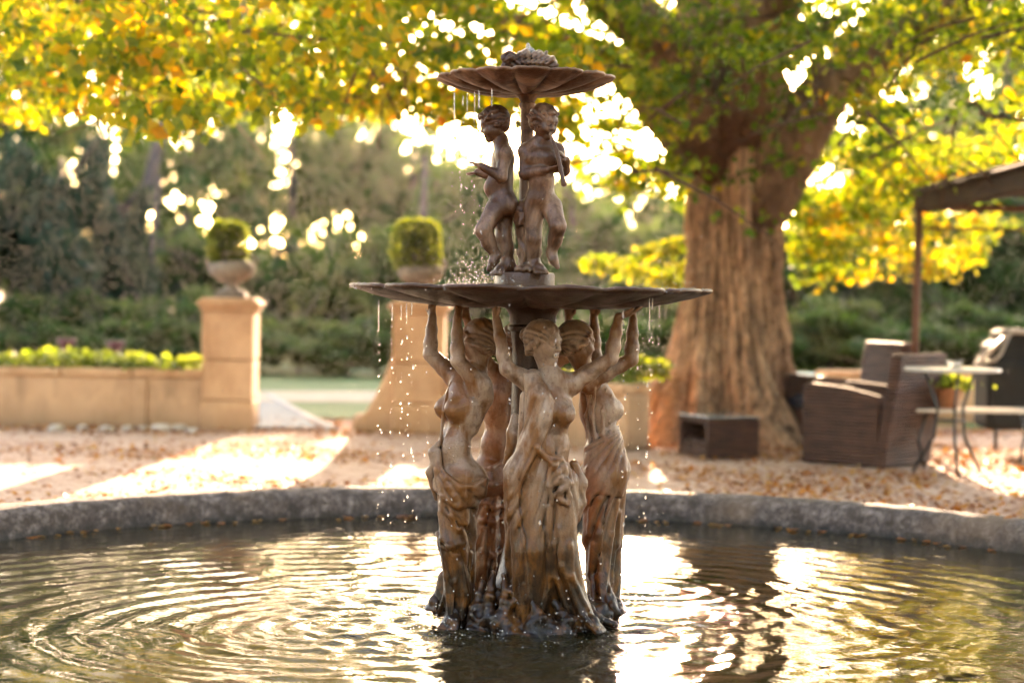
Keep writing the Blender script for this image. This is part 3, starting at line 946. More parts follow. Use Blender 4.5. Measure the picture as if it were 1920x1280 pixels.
mb = MB()
c1 = P(984, 510, 0) - fountain.location; z1 = lambda py: P(984, py, 0).z - P(984, 510, 0).z
mb.lathe([(.10, z1(548)), (.112, z1(541)), (.113, z1(516)), (.108, z1(511)), (.06, z1(510))], n=36,
         fn=lambda r, z, q: (r * (1 + .02 * math.sin(5 * q)), z))
auto_smooth(mb.build('tier_plinth', M_RUSTY, fountain, loc=c1), 35)
mb = MB()
mb.lathe([(.026, z1(510)), (.026, z1(420)), (.0245, z1(300)), (.024, z1(206)), (.031, z1(200)), (.031, z1(195)), (.026, z1(192)), (.034, z1(184)), (.055, z1(174)), (.06, z1(168))], n=28,
         fn=lambda r, z, q: (r * (1 + .03 * math.sin(8 * q)), z))
auto_smooth(mb.build('tier_column', M_PUTTO, fountain, loc=c1), 35)
st = Sdf()
for k, (px, py, y, r) in enumerate(((986, 470, -.055, .032), (984, 430, -.055, .034), (985, 400, -.06, .04))):
    st.ell(J(px, py, y), (r, r, .055), None, .02)
st.box(J(985, 410, -.075), (.036, .03, .026), frame(ydir(20)), .006, .01)
st.ell(J(988, 505, -.07), (.05, .05, .02), None, .02)
st.post.append(lambda p, d: d + .002 * np.sin(p[:, 0] * 210 + 4 * np.sin(p[:, 2] * 40)))
fpart('tree_stump', st.mesh('tree_stump', .0035), M_PUTTO)

fin = Sdf()
for px, py, y, rx, ry, rz in ((958, 110, -.02, .034, .05, .024), (985, 105, .0, .036, .055, .028), (1008, 106, .0, .034, .05, .027), (1030, 113, -.01, .028, .045, .022), (996, 118, -.03, .07, .05, .016)):
    fin.ell(J(px, py + 2, y), (rx, ry, rz), None, .010)
for k in range(26):                                   # the curl at the left end
    a = .4 + 2 * math.pi * k / 26 * 1.7; rr = .027 * (1 - k / 32)
    q = J(955, 110, -.052) + V3((math.cos(a) * rr * 1.1, .012 * (k / 26), math.sin(a) * rr * .85))
    if k: fin.rc(prev, q, .0065, .0065, .004)
    prev = q
fin.chain([J(944, 122, -.03), J(985, 125, -.055), J(1044, 124, -.03)], [.010, .013, .008], .008)
fin.chain([J(972, 122, -.05), J(978, 104, -.045), J(990, 93, -.01)], [.008, .010, .006], .008)
fin.chain([J(1012, 122, -.048), J(1016, 106, -.04), J(1024, 98, -.01)], [.007, .010, .006], .008)
def shell_ribs(p, d):
    x, y, _ = project(p)
    return d + .0022 * np.sin(np.arctan2(x - 1000, 150 - y) * 26 + 2 * np.sin(p[:, 1] * 40)) + .001 * np.sin(x * .5 + y * .9)
fin.post.append(shell_ribs)
fpart('finial', fin.mesh('finial', .003), M_PUTTO)

ft = Sdf()
rng = random.Random(7)
ft.ell(J(985, 1192, 0), (.29, .28, .045), None, .03)
ft.ell(J(985, 1172, -.02), (.21, .2, .07), None, .04)
for px, py, y, r in ((905, 1150, -.2, .05), (950, 1165, -.24, .06), (1010, 1170, -.26, .06), (1070, 1165, -.2, .06), (860, 1160, -.1, .06), (1120, 1150, -.05, .06), (930, 1120, -.14, .05), (975, 1130, -.2, .05), (1050, 1190, -.27, .06), (960, 1195, -.28, .05), (1000, 1198, -.29, .05), (900, 1190, -.2, .06)):
    ft.ell(J(px, py, y), (r, r * .9, r * .8), None, .025)
# cloth ends falling on the foot, shell hollows
for a, b_, c in (((925, 1075, -.16), (918, 1120, -.2), (900, 1175, -.22)), ((945, 1080, -.2), (948, 1130, -.24), (930, 1180, -.26)), ((960, 1100, -.22), (975, 1150, -.27), (960, 1190, -.28)),
                 ((990, 1120, -.26), (1015, 1160, -.29), (1000, 1190, -.29)), ((1040, 1130, -.24), (1065, 1165, -.28), (1060, 1190, -.29)), ((905, 1090, -.14), (890, 1140, -.17), (880, 1175, -.18)), ((1090, 1120, -.14), (1120, 1160, -.16), (1150, 1172, -.16))):
    ft.chain([J(*a), J(*b_), J(*c)], [.012, .02, .016], .014)
ft.ell(J(896, 1140, -.245), (.026, .05, .045), None, .012, True)
ft.ell(J(972, 1148, -.29), (.036, .045, .045), None, .012, True)
ft.post.append(lambda p, d: d + .004 * np.sin(p[:, 0] * 60 + 3 * np.sin(p[:, 2] * 45)) * np.sin(p[:, 1] * 50 + p[:, 2] * 30))
fpart('rocky_foot', ft.mesh('rocky_foot', .0045), M_STAT)
# ================================================================ the setting
PC = Vector((0.06, 0.52, 0.0))           # middle of the pool
PR = 2.98                                # radius of the water

# ---- gravel court: one sheet to the horizon with a round hole for the pool
def ground_mat():
    m, nt, b, _ = new_mat('gravel')
    v = coords(nt)
    peb = nt.nodes.new('ShaderNodeTexVoronoi'); peb.inputs['Scale'].default_value = 55; nt.links.new(v, peb.inputs['Vector'])
    big = noise_n(nt, v, .9, 4)
    fine = noise_n(nt, v, 9, 6, .7)
    c = mixc(nt, ramp(nt, big, [(.35, 0.0), (.65, 1.0)]), (.62, .33, .20), (.72, .45, .30))
    c = mixc(nt, .55, c, ramp(nt, peb.outputs['Color'], [(.1, (.30, .17, .12)), (.5, (.54, .37, .27)), (.9, (.74, .58, .47))]))
    c = mixc(nt, ramp(nt, fine, [(.50, 0.0), (.66, .85)]), c, (.30, .10, .03))
    nt.links.new(c, b.inputs['Base Color'])
    b.inputs['Roughness'].default_value = .85
    h = math_n(nt, 'ADD', math_n(nt, 'MULTIPLY', peb.outputs['Distance'], -1.0), math_n(nt, 'MULTIPLY', fine, .8))
    bump(nt, b, h, .9, .02)
    return m

v, f = [], []
nt_ = 144
rr = [PR + .28, PR + .34, 3.55, 3.8, 4.4, 5.2, 6.2, 7.5, 9, 11, 14, 18, 24, 32, 45, 70, 120, 250, 600, 1500]
for r in rr:
    for k in range(nt_):
        a = 2 * math.pi * k / nt_
        x, y = PC.x + r * math.cos(a), PC.y + r * math.sin(a)
        z = GZ + (.012 * mnoise.noise((x * .8, y * .8, 0)) if 3.3 < r < 40 else 0)
        v.append((x, y, z))
for i in range(len(rr) - 1):
    for k in range(nt_):
        k2 = (k + 1) % nt_
        f.append((i * nt_ + k, (i + 1) * nt_ + k, (i + 1) * nt_ + k2, i * nt_ + k2))
g_me = bpy.data.meshes.new('ground'); g_me.from_pydata(v, [], f); g_me.update()
tag(mesh_obj('ground', g_me, ground_mat(), smooth=True), kind='structure')

# ---- stone rim of the pool
def rim_mat():
    m, nt, b, _ = new_mat('weathered_rim')
    v = coords(nt)
    n1 = noise_n(nt, v, 15, 7, .74); n2 = noise_n(nt, v, 34, 5, .75); n3 = noise_n(nt, v, 2.2, 3)
    c = ramp(nt, n1, [(.34, (.045, .030, .025)), (.50, (.15, .108, .092)), (.64, (.36, .275, .245))])
    c = mixc(nt, ramp(nt, n2, [(.48, 0.0), (.60, .85)]), c, (.065, .042, .030))
    c = mixc(nt, ramp(nt, n3, [(.52, 0.0), (.66, .5)]), c, (.24, .145, .09))
    sep = nt.nodes.new('ShaderNodeSeparateXYZ'); nt.links.new(v, sep.inputs[0])
    w = math_n(nt, 'ADD', sep.outputs[2], math_n(nt, 'MULTIPLY', math_n(nt, 'SUBTRACT', n1, .5), .16))
    mr = nt.nodes.new('ShaderNodeMapRange'); mr.inputs['From Min'].default_value = .055; mr.inputs['From Max'].default_value = .0; nt.links.new(w, mr.inputs['Value'])
    c = mixc(nt, mr.outputs[0], c, mixc(nt, ramp(nt, n3, [(.4, 0.0), (.6, 1.0)]), (.014, .008, .005), (.036, .019, .009)))
    nt.links.new(c, b.inputs['Base Color'])
    nt.links.new(mixc(nt, mr.outputs[0], (.9, .9, .9), (.3, .3, .3)), b.inputs['Roughness'])
    bump(nt, b, math_n(nt, 'ADD', math_n(nt, 'MULTIPLY', n1, 1.2), n2), .9, .02)
    return m
prof = [(PR + a_, z_) for a_, z_ in ((-.012, -.15), (-.006, -.02), (-.002, .02), (0, .055), (.003, .09), (.014, .122), (.04, .140), (.10, .150), (.17, .151), (.24, .144), (.27, .12), (.28, .06), (.285, -.05))]
mb = MB()
def rim_fn(r, z, q):
    x, y = r * math.cos(q), r * math.sin(q)
    n = mnoise.noise((x * 2.2, y * 2.2, z * 3)) * .008 + mnoise.noise((x * 9, y * 9, z * 12)) * .009 + mnoise.noise((x * 24, y * 24, z * 30)) * .004
    return r + n, z + (n * .6 if z > .1 else 0)
mb.lathe(prof, PC, 420, rim_fn)
mb.f = mb.f[:-2]
tag(mb.build('pool_rim', rim_mat(), smooth=True), kind='structure')

# ---- water with rings spreading from where the drops fall
def water_mat():
    m, nt, b, _ = new_mat('pool_water')
    b.inputs['Base Color'].default_value = (.022, .017, .007, 1)
    b.inputs['Roughness'].default_value = .025
    b.inputs['IOR'].default_value = 1.333
    v = coords(nt, (1, 1, 1))
    n1 = noise_n(nt, v, 14, 3, .5, .6); n2 = noise_n(nt, v, 60, 3, .5, .3)
    d = nt.nodes.new('ShaderNodeVectorMath'); d.operation = 'DISTANCE'
    nt.links.new(nt.nodes.new('ShaderNodeNewGeometry').outputs['Position'], d.inputs[0]); d.inputs[1].default_value = (.06, 0, 0)
    near = ramp(nt, math_n(nt, 'MULTIPLY', d.outputs['Value'], 1 / 2.85), [(.12, 1.0), (.45, .10)])
    h = math_n(nt, 'ADD', math_n(nt, 'MULTIPLY', n1, math_n(nt, 'MULTIPLY_ADD' if False else 'ADD', math_n(nt, 'MULTIPLY', near, .8), .16)), math_n(nt, 'MULTIPLY', n2, math_n(nt, 'MULTIPLY', near, .30)))
    bump(nt, b, h, .5, .02)
    return m
hs = .0155
n = int(2 * (PR + .02) / hs) + 1
xs = np.linspace(-(PR + .02), PR + .02, n)
X, Y = np.meshgrid(xs, xs, indexing='ij')
Zw = np.zeros_like(X)
wr = np.random.default_rng(5)
src = [(G(640, 1175, 0), 1.15), (G(735, 1120, 0), .45), (G(740, 1200, 0), .45), (G(1215, 1105, 0), .55), (G(1240, 1150, 0), .5), (G(1190, 1190, 0), .5), (G(985, 1230, 0), .4), (G(860, 1210, 0), .4), (G(985, 1060, 0), .3)]
for k, (s0, am) in enumerate(src):
    d = np.hypot(X + PC.x - s0.x, Y + PC.y - s0.y)
    lam = .105 + .055 * (1 - np.exp(-d / .8)) + wr.uniform(-.01, .01)
    ph = wr.uniform(0, 6.28)
    env = np.exp(-d / 1.6) / np.sqrt(1 + d / .12) * (1 - np.exp(-d / .05))
    env *= .75 + .25 * np.sin(d * 2.3 + ph)
    Zw += am * .0135 * env * np.sin(2 * np.pi * d / lam + ph)
for k in range(46):
    a = wr.uniform(0, 6.28); rr0 = wr.normal(.66, .12); x0, y0 = rr0 * np.cos(a), rr0 * np.sin(a) - PC.y
    d = np.hypot(X - x0, Y - y0); r0 = wr.uniform(.03, .22)
    Zw += .0014 * np.exp(-((d - r0) / .035) ** 2) * np.sin(2 * np.pi * (d - r0) / .048)
for k in range(26):                      # slack slop of the whole surface
    a = wr.uniform(0, 6.28); lam = wr.uniform(.16, .6); ph = wr.uniform(0, 6.28)
    Zw += .00016 * (lam / .3) * np.sin(2 * np.pi * ((X * np.cos(a) + Y * np.sin(a)) / lam) + ph)
idx = np.arange(n * n).reshape(n, n)
q = np.stack([idx[:-1, :-1], idx[1:, :-1], idx[1:, 1:], idx[:-1, 1:]], -1).reshape(-1, 4)
cx = (X[:-1, :-1] + hs / 2).ravel(); cy = (Y[:-1, :-1] + hs / 2).ravel()
keep = (np.hypot(cx, cy) < PR + .01) & (cy > -2.4)
q = q[keep]
used = np.unique(q); rem = np.full(n * n, -1); rem[used] = np.arange(len(used))
vv = np.stack([X.ravel() + PC.x, Y.ravel() + PC.y, Zw.ravel()], 1)[used]
tag(mesh_obj('pool_water', np_mesh('pool_water', vv, rem[q]), water_mat()), kind='structure')
# the near strip of water beside the camera, calm
mb = MB()
aa = [i for i in np.linspace(-math.pi, 0, 40)]
edge = [(PC.x + (PR + .01) * math.cos(a), PC.y + (PR + .01) * math.sin(a), -.004) for a in aa if math.sin(a) * (PR + .01) < -2.38]
mb.add(edge, [tuple(range(len(edge)))])
tag(mb.build('near_water', bpy.data.materials['pool_water']), kind='structure')

# ---- lawn, track and path beyond the gate
def lawn_mat():
    m, nt, b, _ = new_mat('lawn')
    v = coords(nt)
    n1 = noise_n(nt, v, 1.3, 4); n2 = noise_n(nt, v, 30, 4)
    c = ramp(nt, n1, [(.3, (.06, .12, .022)), (.7, (.12, .19, .04))])
    c = mixc(nt, ramp(nt, n2, [(.4, 0.0), (.7, .6)]), c, (.17, .18, .05))
    nt.links.new(c, b.inputs['Base Color']); b.inputs['Roughness'].default_value = .8
    bump(nt, b, n2, 1.0, .04)
    return m
def sheet(name, pts, z, mat):
    mb = MB(); mb.add([(p.x, p.y, z) for p in pts], [tuple(range(len(pts)))])
    return tag(mb.build(name, mat), kind='structure')
sheet('lawn', [Vector((-30, 10.9, 0)), Vector((30, 10.9, 0)), Vector((60, 70, 0)), Vector((-60, 70, 0))], GZ + .018, lawn_mat())
M_PATH = simple_mat('path_stone', (.085, .11, .115), (.13, .16, .165), 3, .75, .3, .01)
sheet('stone_path', [G(455, 806), G(600, 806), G(560, 780), G(525, 758), G(500, 744), G(455, 740)], GZ + .024, M_PATH)
M_SAND = simple_mat('sandy_track', (.34, .25, .16), (.46, .36, .24), 4, .9, .4, .02)
sheet('sandy_track', [G(-400, 758 - 19), G(430, 757), G(700, 758), G(1500, 766), G(2400, 785), G(2400, 770), G(1500, 747), G(700, 737), G(430, 737), G(-400, 722)], GZ + .026, M_SAND)
mb = MB()
kp = [G(625, 808), G(596, 794), G(560, 776), G(526, 757), G(502, 744)]
for i in range(len(kp) - 1):
    d = kp[i + 1] - kp[i]
    mb.box((kp[i] + kp[i + 1]) / 2 + Vector((0, 0, .012)), (d.length - .01, .09, .05), Matrix.Rotation(math.atan2(d.y, d.x), 3, 'Z'), .012)
tag(mb.build('path_kerb', simple_mat('kerb_stone', (.32, .28, .24), (.42, .38, .33), 6, .8)), kind='structure')

# ---- walls and pillars of honey-coloured stone
def stone_mat(name, a, b_, stain, scale=5):
    m, nt, b, _ = new_mat(name)
    v = coords(nt); vs_ = coords(nt, (1, 1, .35))
    n1 = noise_n(nt, v, scale, 5, .6); n2 = noise_n(nt, vs_, 3.2, 5, .6, .5); n3 = noise_n(nt, v, 60, 4, .7)
    c = ramp(nt, n1, [(.3, a), (.7, b_)])
    c = mixc(nt, ramp(nt, n2, [(.46, 0.0), (.62, .8)]), c, stain)
    big = noise_n(nt, v, 1.6, 4, .6)
    c = mixc(nt, ramp(nt, big, [(.40, .35), (.55, 0.0)]), c, tuple(min(1, 1.25 * x) for x in b_))
    sep = nt.nodes.new('ShaderNodeSeparateXYZ'); nt.links.new(v, sep.inputs[0])
    damp = nt.nodes.new('ShaderNodeMapRange'); damp.inputs['From Min'].default_value = .26; damp.inputs['From Max'].default_value = .03
    nt.links.new(math_n(nt, 'ADD', sep.outputs[2], math_n(nt, 'MULTIPLY', math_n(nt, 'SUBTRACT', n2, .5), .5)), damp.inputs['Value'])
    c = mixc(nt, math_n(nt, 'MULTIPLY', damp.outputs[0], .6), c, tuple(.45 * x for x in stain))
    c = mixc(nt, ramp(nt, n3, [(.5, 0.0), (.75, .35)]), c, tuple(x * .5 for x in a))
    nt.links.new(c, b.inputs['Base Color']); b.inputs['Roughness'].default_value = .9
    bump(nt, b, math_n(nt, 'ADD', n1, n3), .5, .008)
    return m
M_WALL = stone_mat('ochre_render', (.52, .285, .150), (.62, .365, .205), (.33, .19, .10))
M_STONE = stone_mat('honey_stone', (.55, .30, .155), (.66, .385, .21), (.42, .20, .085), 7)
M_URN = stone_mat('grey_stone', (.22, .18, .145), (.31, .265, .215), (.13, .10, .08), 9)

def pillar(px, py_base, label, D=None):
    g = G(px, py_base)
    p = empty('gate_pillar', (g.x, g.y + .22, GZ - .02)); tag(p, label, 'pillar', 'stone pillars of the garden gate')
    w = .44; z = 0
    for hgt, ww in ((.27, w), (.34, w - .012), (.41, w - .004)):
        MB().box((0, 0, z + hgt / 2), (ww, ww, hgt - .006), None, .012).build('stone_block', M_STONE, p); z += hgt
    cap = MB()
    cap.box((0, 0, z + .022), (w + .03, w + .03, .044), None, .014); cap.box((0, 0, z + .066), (w + .085, w + .085, .045), None, .016); cap.box((0, 0, z + .10), (w + .02, w + .02, .025), None, .01)
    cap.build('capstone', M_STONE, p); z += .115
    return p, z - .02
def urn(p, z, label):
    u = empty('stone_urn', (p.location.x, p.location.y, GZ + z)); tag(u, label, 'urn', 'stone urns on the gate pillars')
    b = MB(); b.box((0, 0, .02), (.26, .26, .04), None, .008); b.build('base', M_URN, u)
    b = MB(); b.lathe([(.12, .04), (.125, .055), (.07, .075), (.05, .10), (.06, .12), (.11, .145), (.175, .19), (.20, .235), (.198, .275), (.165, .305), (.13, .318), (.12, .33)], n=40)
    auto_smooth(b.build('bowl', M_URN, u), 50)
    b = MB(); b.lathe([(.12, .33), (.118, .355), (.135, .368), (.158, .375), (.160, .388), (.13, .388), (.125, .36)], n=40)
    auto_smooth(b.build('rim', M_URN, u), 50)
    for sx in (-1, 1):
        pts = [(sx * (.15 + .06 * math.sin(t)), 0, .31 + .045 * math.cos(t)) for t in np.linspace(.1, 2.9, 9)]
        b = MB(); b.tube(pts, .013, 8); b.build('handle', M_URN, u, True)
    return u
pA, zA = pillar(424, 806, 'left gate pillar joined to the low garden wall')
pB, zB = pillar(782, 812, 'right gate pillar behind the fountain, with a curved buttress')
urn(pA, zA, 'grey stone urn on the left gate pillar'); urn(pB, zB, 'grey stone urn on the gate pillar behind the fountain')
# scrolled buttress of the right pillar
o = Sdf()
bx = pB.location
for t in np.linspace(0, 1, 14):
    x = -.20 - .30 * t ** 1.0; zt = GZ + .56 * (1 - t) ** 1.5 + .10
    o.box((bx.x + x, bx.y, (zt + GZ - .05) / 2), (.03, .13, (zt - GZ + .05) / 2), None, .012, .02)
o.ell((bx.x - .50, bx.y, GZ + .06), (.07, .14, .09), None, .03)
me = o.mesh('buttress', .014); me.transform(Matrix.Translation(-pB.location))
mesh_obj('buttress', me, M_STONE, pB)

def low_wall(name, a, b_, label, coping_n, strip=None):
    """wall between two ground points, with coping stones"""
    a, b_ = Vector(a), Vector(b_); d = b_ - a; Lw = d.length; ang = math.atan2(d.y, d.x)
    w = empty(name, (a.x, a.y, GZ - .03), ang); tag(w, label, 'wall')
    MB().box((Lw / 2, 0, .23), (Lw, .26, .46), None, .01).build('wall_body', M_WALL, w)
    x = 0
    rng = random.Random(coping_n)
    for i in range(coping_n):
        l = Lw / coping_n
        MB().box((x + l / 2, rng.uniform(-.004, .004), .497 + rng.uniform(-.003, .003)), (l - .008, .315, .072), Matrix.Rotation(rng.uniform(-.006, .006), 3, 'Y'), .012).build('coping_stone', M_STONE, w)
        x += l
    MB().box((Lw / 2, -.015, .035), (Lw, .28, .07), None, .01).build('footing', M_WALL, w)
    if strip:
        for sx in strip: MB().box((sx, -.14, .235), (.10, .04, .43), None, .006).build('pilaster_strip', M_WALL, w)
    return w
gA = Vector((pA.location.x - .22, pA.location.y, 0))
low_wall('garden_wall', (-9.2, gA.y + .02, 0), (gA.x, gA.y + .0, 0), 'low ochre wall left of the gate, topped with leafy plants', 11, (9.2 + gA.x - .52, 9.2 + gA.x - 3.6))
gB = Vector((pB.location.x + .22, pB.location.y, 0)); gE = G(1198, 846)
low_wall('garden_wall', (gB.x, gB.y + .02, 0), (gE.x, gE.y + .15, 0), 'low ochre wall behind the fountain, ending beside the big tree trunk', 4)
# ================================================================ foliage
def leaf_mat(name, stops, trans=.5, gloss=.35, hue_obj=False):
    """two-sided leaf; the tone attribute picks each leaf's own colour"""
    m, nt, b, out = new_mat(name)
    at = nt.nodes.new('ShaderNodeAttribute'); at.attribute_name = 'tone'
    fac = at.outputs['Fac']
    if hue_obj:
        oi = nt.nodes.new('ShaderNodeObjectInfo')
        fac = math_n(nt, 'ADD', math_n(nt, 'MULTIPLY', fac, .7), math_n(nt, 'MULTIPLY', oi.outputs['Random'], .3))
    c = ramp(nt, fac, stops)
    nt.links.new(c, b.inputs['Base Color']); b.inputs['Roughness'].default_value = .5
    b.inputs['Specular IOR Level'].default_value = gloss
    tr = nt.nodes.new('ShaderNodeBsdfTranslucent')
    nt.links.new(mixc(nt, 1.0, c, (1.95, 1.85, .70), 'MULTIPLY'), tr.inputs['Color'])
    mx = nt.nodes.new('ShaderNodeMixShader'); mx.inputs[0].default_value = trans
    nt.links.new(b.outputs[0], mx.inputs[1]); nt.links.new(tr.outputs[0], mx.inputs[2]); nt.links.new(mx.outputs[0], out.inputs[0])
    return m

LEAF5 = np.array([[0, 0, 0], [-.40, .42, .06], [.40, .42, .06], [0, 1.0, -.04], [0, .42, -.03]], np.float32)
LEAF5_F = np.array([[0, 4, 1], [0, 2, 4], [1, 4, 3], [4, 2, 3]])
def leaves_mesh(name, pos, size, rng, tone, up_bias=.6, quad=False, droop=.3):
    n = len(pos)
    nrm = rng.normal(size=(n, 3)); nrm[:, 2] += up_bias * 2; nrm /= np.linalg.norm(nrm, axis=1)[:, None]
    t = rng.normal(size=(n, 3)); t[:, 2] -= droop * 2
    t -= (t * nrm).sum(1)[:, None] * nrm; t /= np.linalg.norm(t, axis=1)[:, None]
    s = np.cross(t, nrm)
    if quad:
        L = np.array([[0, 0, 0], [.36, .45, .05], [0, 1, 0], [-.36, .45, .05]], np.float32); F = np.array([[0, 1, 2, 3]])
    else: L, F = LEAF5, LEAF5_F
    sz = np.broadcast_to(np.asarray(size, float), (n,))[:, None, None]
    wid = rng.uniform(.8, 1.25, n)[:, None, None]
    V = pos[:, None, :] + sz * (L[None, :, 0, None] * wid * s[:, None, :] + L[None, :, 1, None] * t[:, None, :] + L[None, :, 2, None] * nrm[:, None, :])
    k = len(L)
    Fc = (F[None] + (np.arange(n) * k)[:, None, None]).reshape(-1, F.shape[1])
    me = np_mesh(name, V.reshape(-1, 3), Fc, smooth=False)
    a = me.attributes.new('tone', 'FLOAT', 'POINT')
    a.data.foreach_set('value', np.repeat(np.clip(tone, 0, 1), k).astype(np.float32))
    return me

def vnoise(p, sc, seed=0.0):
    return np.array([mnoise.noise((x[0] * sc + seed, x[1] * sc, x[2] * sc)) for x in p])

# ---------------- the big tree
def bark_mat(name, a, b_, c_, zs=.18, sc=9):
    m, nt, b, _ = new_mat(name)
    v = coords(nt, (1, 1, zs)); v2 = coords(nt)
    n1 = noise_n(nt, v, sc, 7, .7, 1.2); n2 = noise_n(nt, v, sc * 4, 6, .7, .5); n3 = noise_n(nt, v2, 2.6, 5, .65)
    c = ramp(nt, n1, [(.28, c_), (.5, a), (.72, b_)])
    c = mixc(nt, ramp(nt, n3, [(.45, 0.0), (.62, .7)]), c, tuple(x * .45 for x in a))
    c = mixc(nt, ramp(nt, n2, [(.52, 0.0), (.68, .6)]), c, c_)
    g = nt.nodes.new('ShaderNodeNewGeometry')
    c = mixc(nt, ramp(nt, g.outputs['Pointiness'], [(.44, .95), (.51, 0.0)]), c, c_)
    nt.links.new(c, b.inputs['Base Color']); b.inputs['Roughness'].default_value = .9
    cr = nt.nodes.new('ShaderNodeTexVoronoi'); cr.feature = 'DISTANCE_TO_EDGE'; cr.inputs['Scale'].default_value = sc * 2.2; nt.links.new(v, cr.inputs['Vector'])
    crk = ramp(nt, cr.outputs['Distance'], [(0.0, 0.0), (.10, 1.0)])
    bump(nt, b, math_n(nt, 'ADD', math_n(nt, 'MULTIPLY', crk, .5), math_n(nt, 'ADD', n1, math_n(nt, 'MULTIPLY', n2, .6))), 1.0, .06)
    return m
M_BARK = bark_mat('plane_bark', (.64, .36, .20), (.80, .50, .30), (.11, .05, .024), .50, 5.0)
M_BARK2 = bark_mat('wood_bark', (.17, .145, .13), (.27, .235, .215), (.07, .055, .045), .25, 5)

tb = G(1372, 832); TB = Vector((tb.x, tb.y + .45, GZ))
tree = empty('shade_tree', TB); tag(tree, 'old spreading shade tree with a fluted trunk beside the wicker chairs', 'tree')
def trunk_mesh():
    prof = [(-.05, .92), (.05, .84), (.15, .74), (.3, .645), (.5, .56), (.75, .485), (1.0, .44), (1.3, .41), (1.6, .39), (1.9, .385), (2.2, .40), (2.5, .43), (2.75, .44), (3.0, .36), (3.3, .24)]
    zs = np.linspace(-.05, 3.3, 170); ra = np.interp(zs, [p[0] for p in prof], [p[1] for p in prof])
    nth_ = 280; v = []
    for z, r in zip(zs, ra):
        for k in range(nth_):
            a = 2 * math.pi * k / nth_
            tw = a + .25 * math.sin(z * .9) + .10 * z
            flare = max(0, 1 - z / 1.0)
            fl = .080 * math.sin(5 * tw + .6) + .060 * math.sin(7 * tw + 2 + z * .8) + .022 * math.sin(13 * tw + z * 1.6) - .05 * max(0, math.sin(6 * tw + 1.0 + .6 * math.sin(z * 2))) ** 6
            rr = r * (1 + fl * (1 + 1.6 * flare)) 
            rr += .034 * mnoise.noise((math.cos(a) * 4.5, math.sin(a) * 4.5, z * .8)) + .014 * mnoise.noise((math.cos(a) * 12, math.sin(a) * 12, z * 1.8)) + .008 * mnoise.noise((math.cos(a) * 28, math.sin(a) * 28, z * 5))
            rg = abs(mnoise.noise((math.cos(tw) * 7, math.sin(tw) * 7, z * .9 + 3))); rr -= .030 * max(0, .22 - rg) / .22
            rg = abs(mnoise.noise((math.cos(tw) * 16, math.sin(tw) * 16, z * 2.2))); rr -= .010 * max(0, .2 - rg) / .2
            kn = mnoise.noise((math.cos(a) * 2.5 + 7, math.sin(a) * 2.5, z * 2.4)); rr += .16 * max(0, kn - .18) * (.6 + flare)
            v.append((rr * math.cos(a) + .02 * z + (.0 if z > 1 else -.05 * (1 - z)), rr * math.sin(a), z))
    idx = np.arange(len(zs) * nth_).reshape(len(zs), nth_)
    q = np.stack([idx[:-1], np.roll(idx[:-1], -1, 1), np.roll(idx[1:], -1, 1), idx[1:]], -1).reshape(-1, 4)
    return np_mesh('trunk', np.array(v), q)
mesh_obj('trunk', trunk_mesh(), M_BARK, tree)
limbs = [([(.10, -.05, 1.75), (.42, -.12, 2.35), (.80, -.2, 2.95), (1.9, -.5, 3.7), (3.6, -1.0, 4.3)], [.30, .27, .22, .15, .06]),
         ([(-.1, -.05, 2.3), (-.6, -.6, 3.2), (-1.6, -1.6, 3.9), (-3.2, -3.0, 4.2), (-5.0, -4.2, 4.2)], [.30, .22, .17, .11, .05]),
         ([(0, .1, 2.4), (.1, .6, 3.4), (.3, 1.3, 4.6), (.2, 2.2, 6.0)], [.30, .22, .15, .07]),
         ([(-.15, .1, 2.3), (-.8, .5, 3.1), (-2.2, 1.0, 3.7), (-4.2, 1.4, 4.2)], [.26, .18, .12, .05]),
         ([(0, -.2, 2.5), (.2, -1.0, 3.3), (.3, -2.6, 4.0), (.2, -4.5, 4.6)], [.26, .19, .13, .05]),
         ([(-.15, -.1, 2.5), (-.3, -.2, 3.6), (-.8, -.5, 5.2), (-1.2, -.8, 6.8)], [.26, .2, .14, .06])]
for pts, rr in limbs:
    mb = MB()
    P2, R2 = [], []
    for i in range(len(pts) - 1):
        for t in (0, .33, .66):
            p = Vector(pts[i]).lerp(Vector(pts[i + 1]), t)
            P2.append(p + Vector((mnoise.noise(p * 1.3), mnoise.noise(p * 1.3 + Vector((5, 0, 0))), 0)) * .06); R2.append(rr[i] + (rr[i + 1] - rr[i]) * t)
    P2.append(Vector(pts[-1])); R2.append(rr[-1])
    mb.tube(P2, R2, 14); mb.build('limb', M_BARK, tree, True)

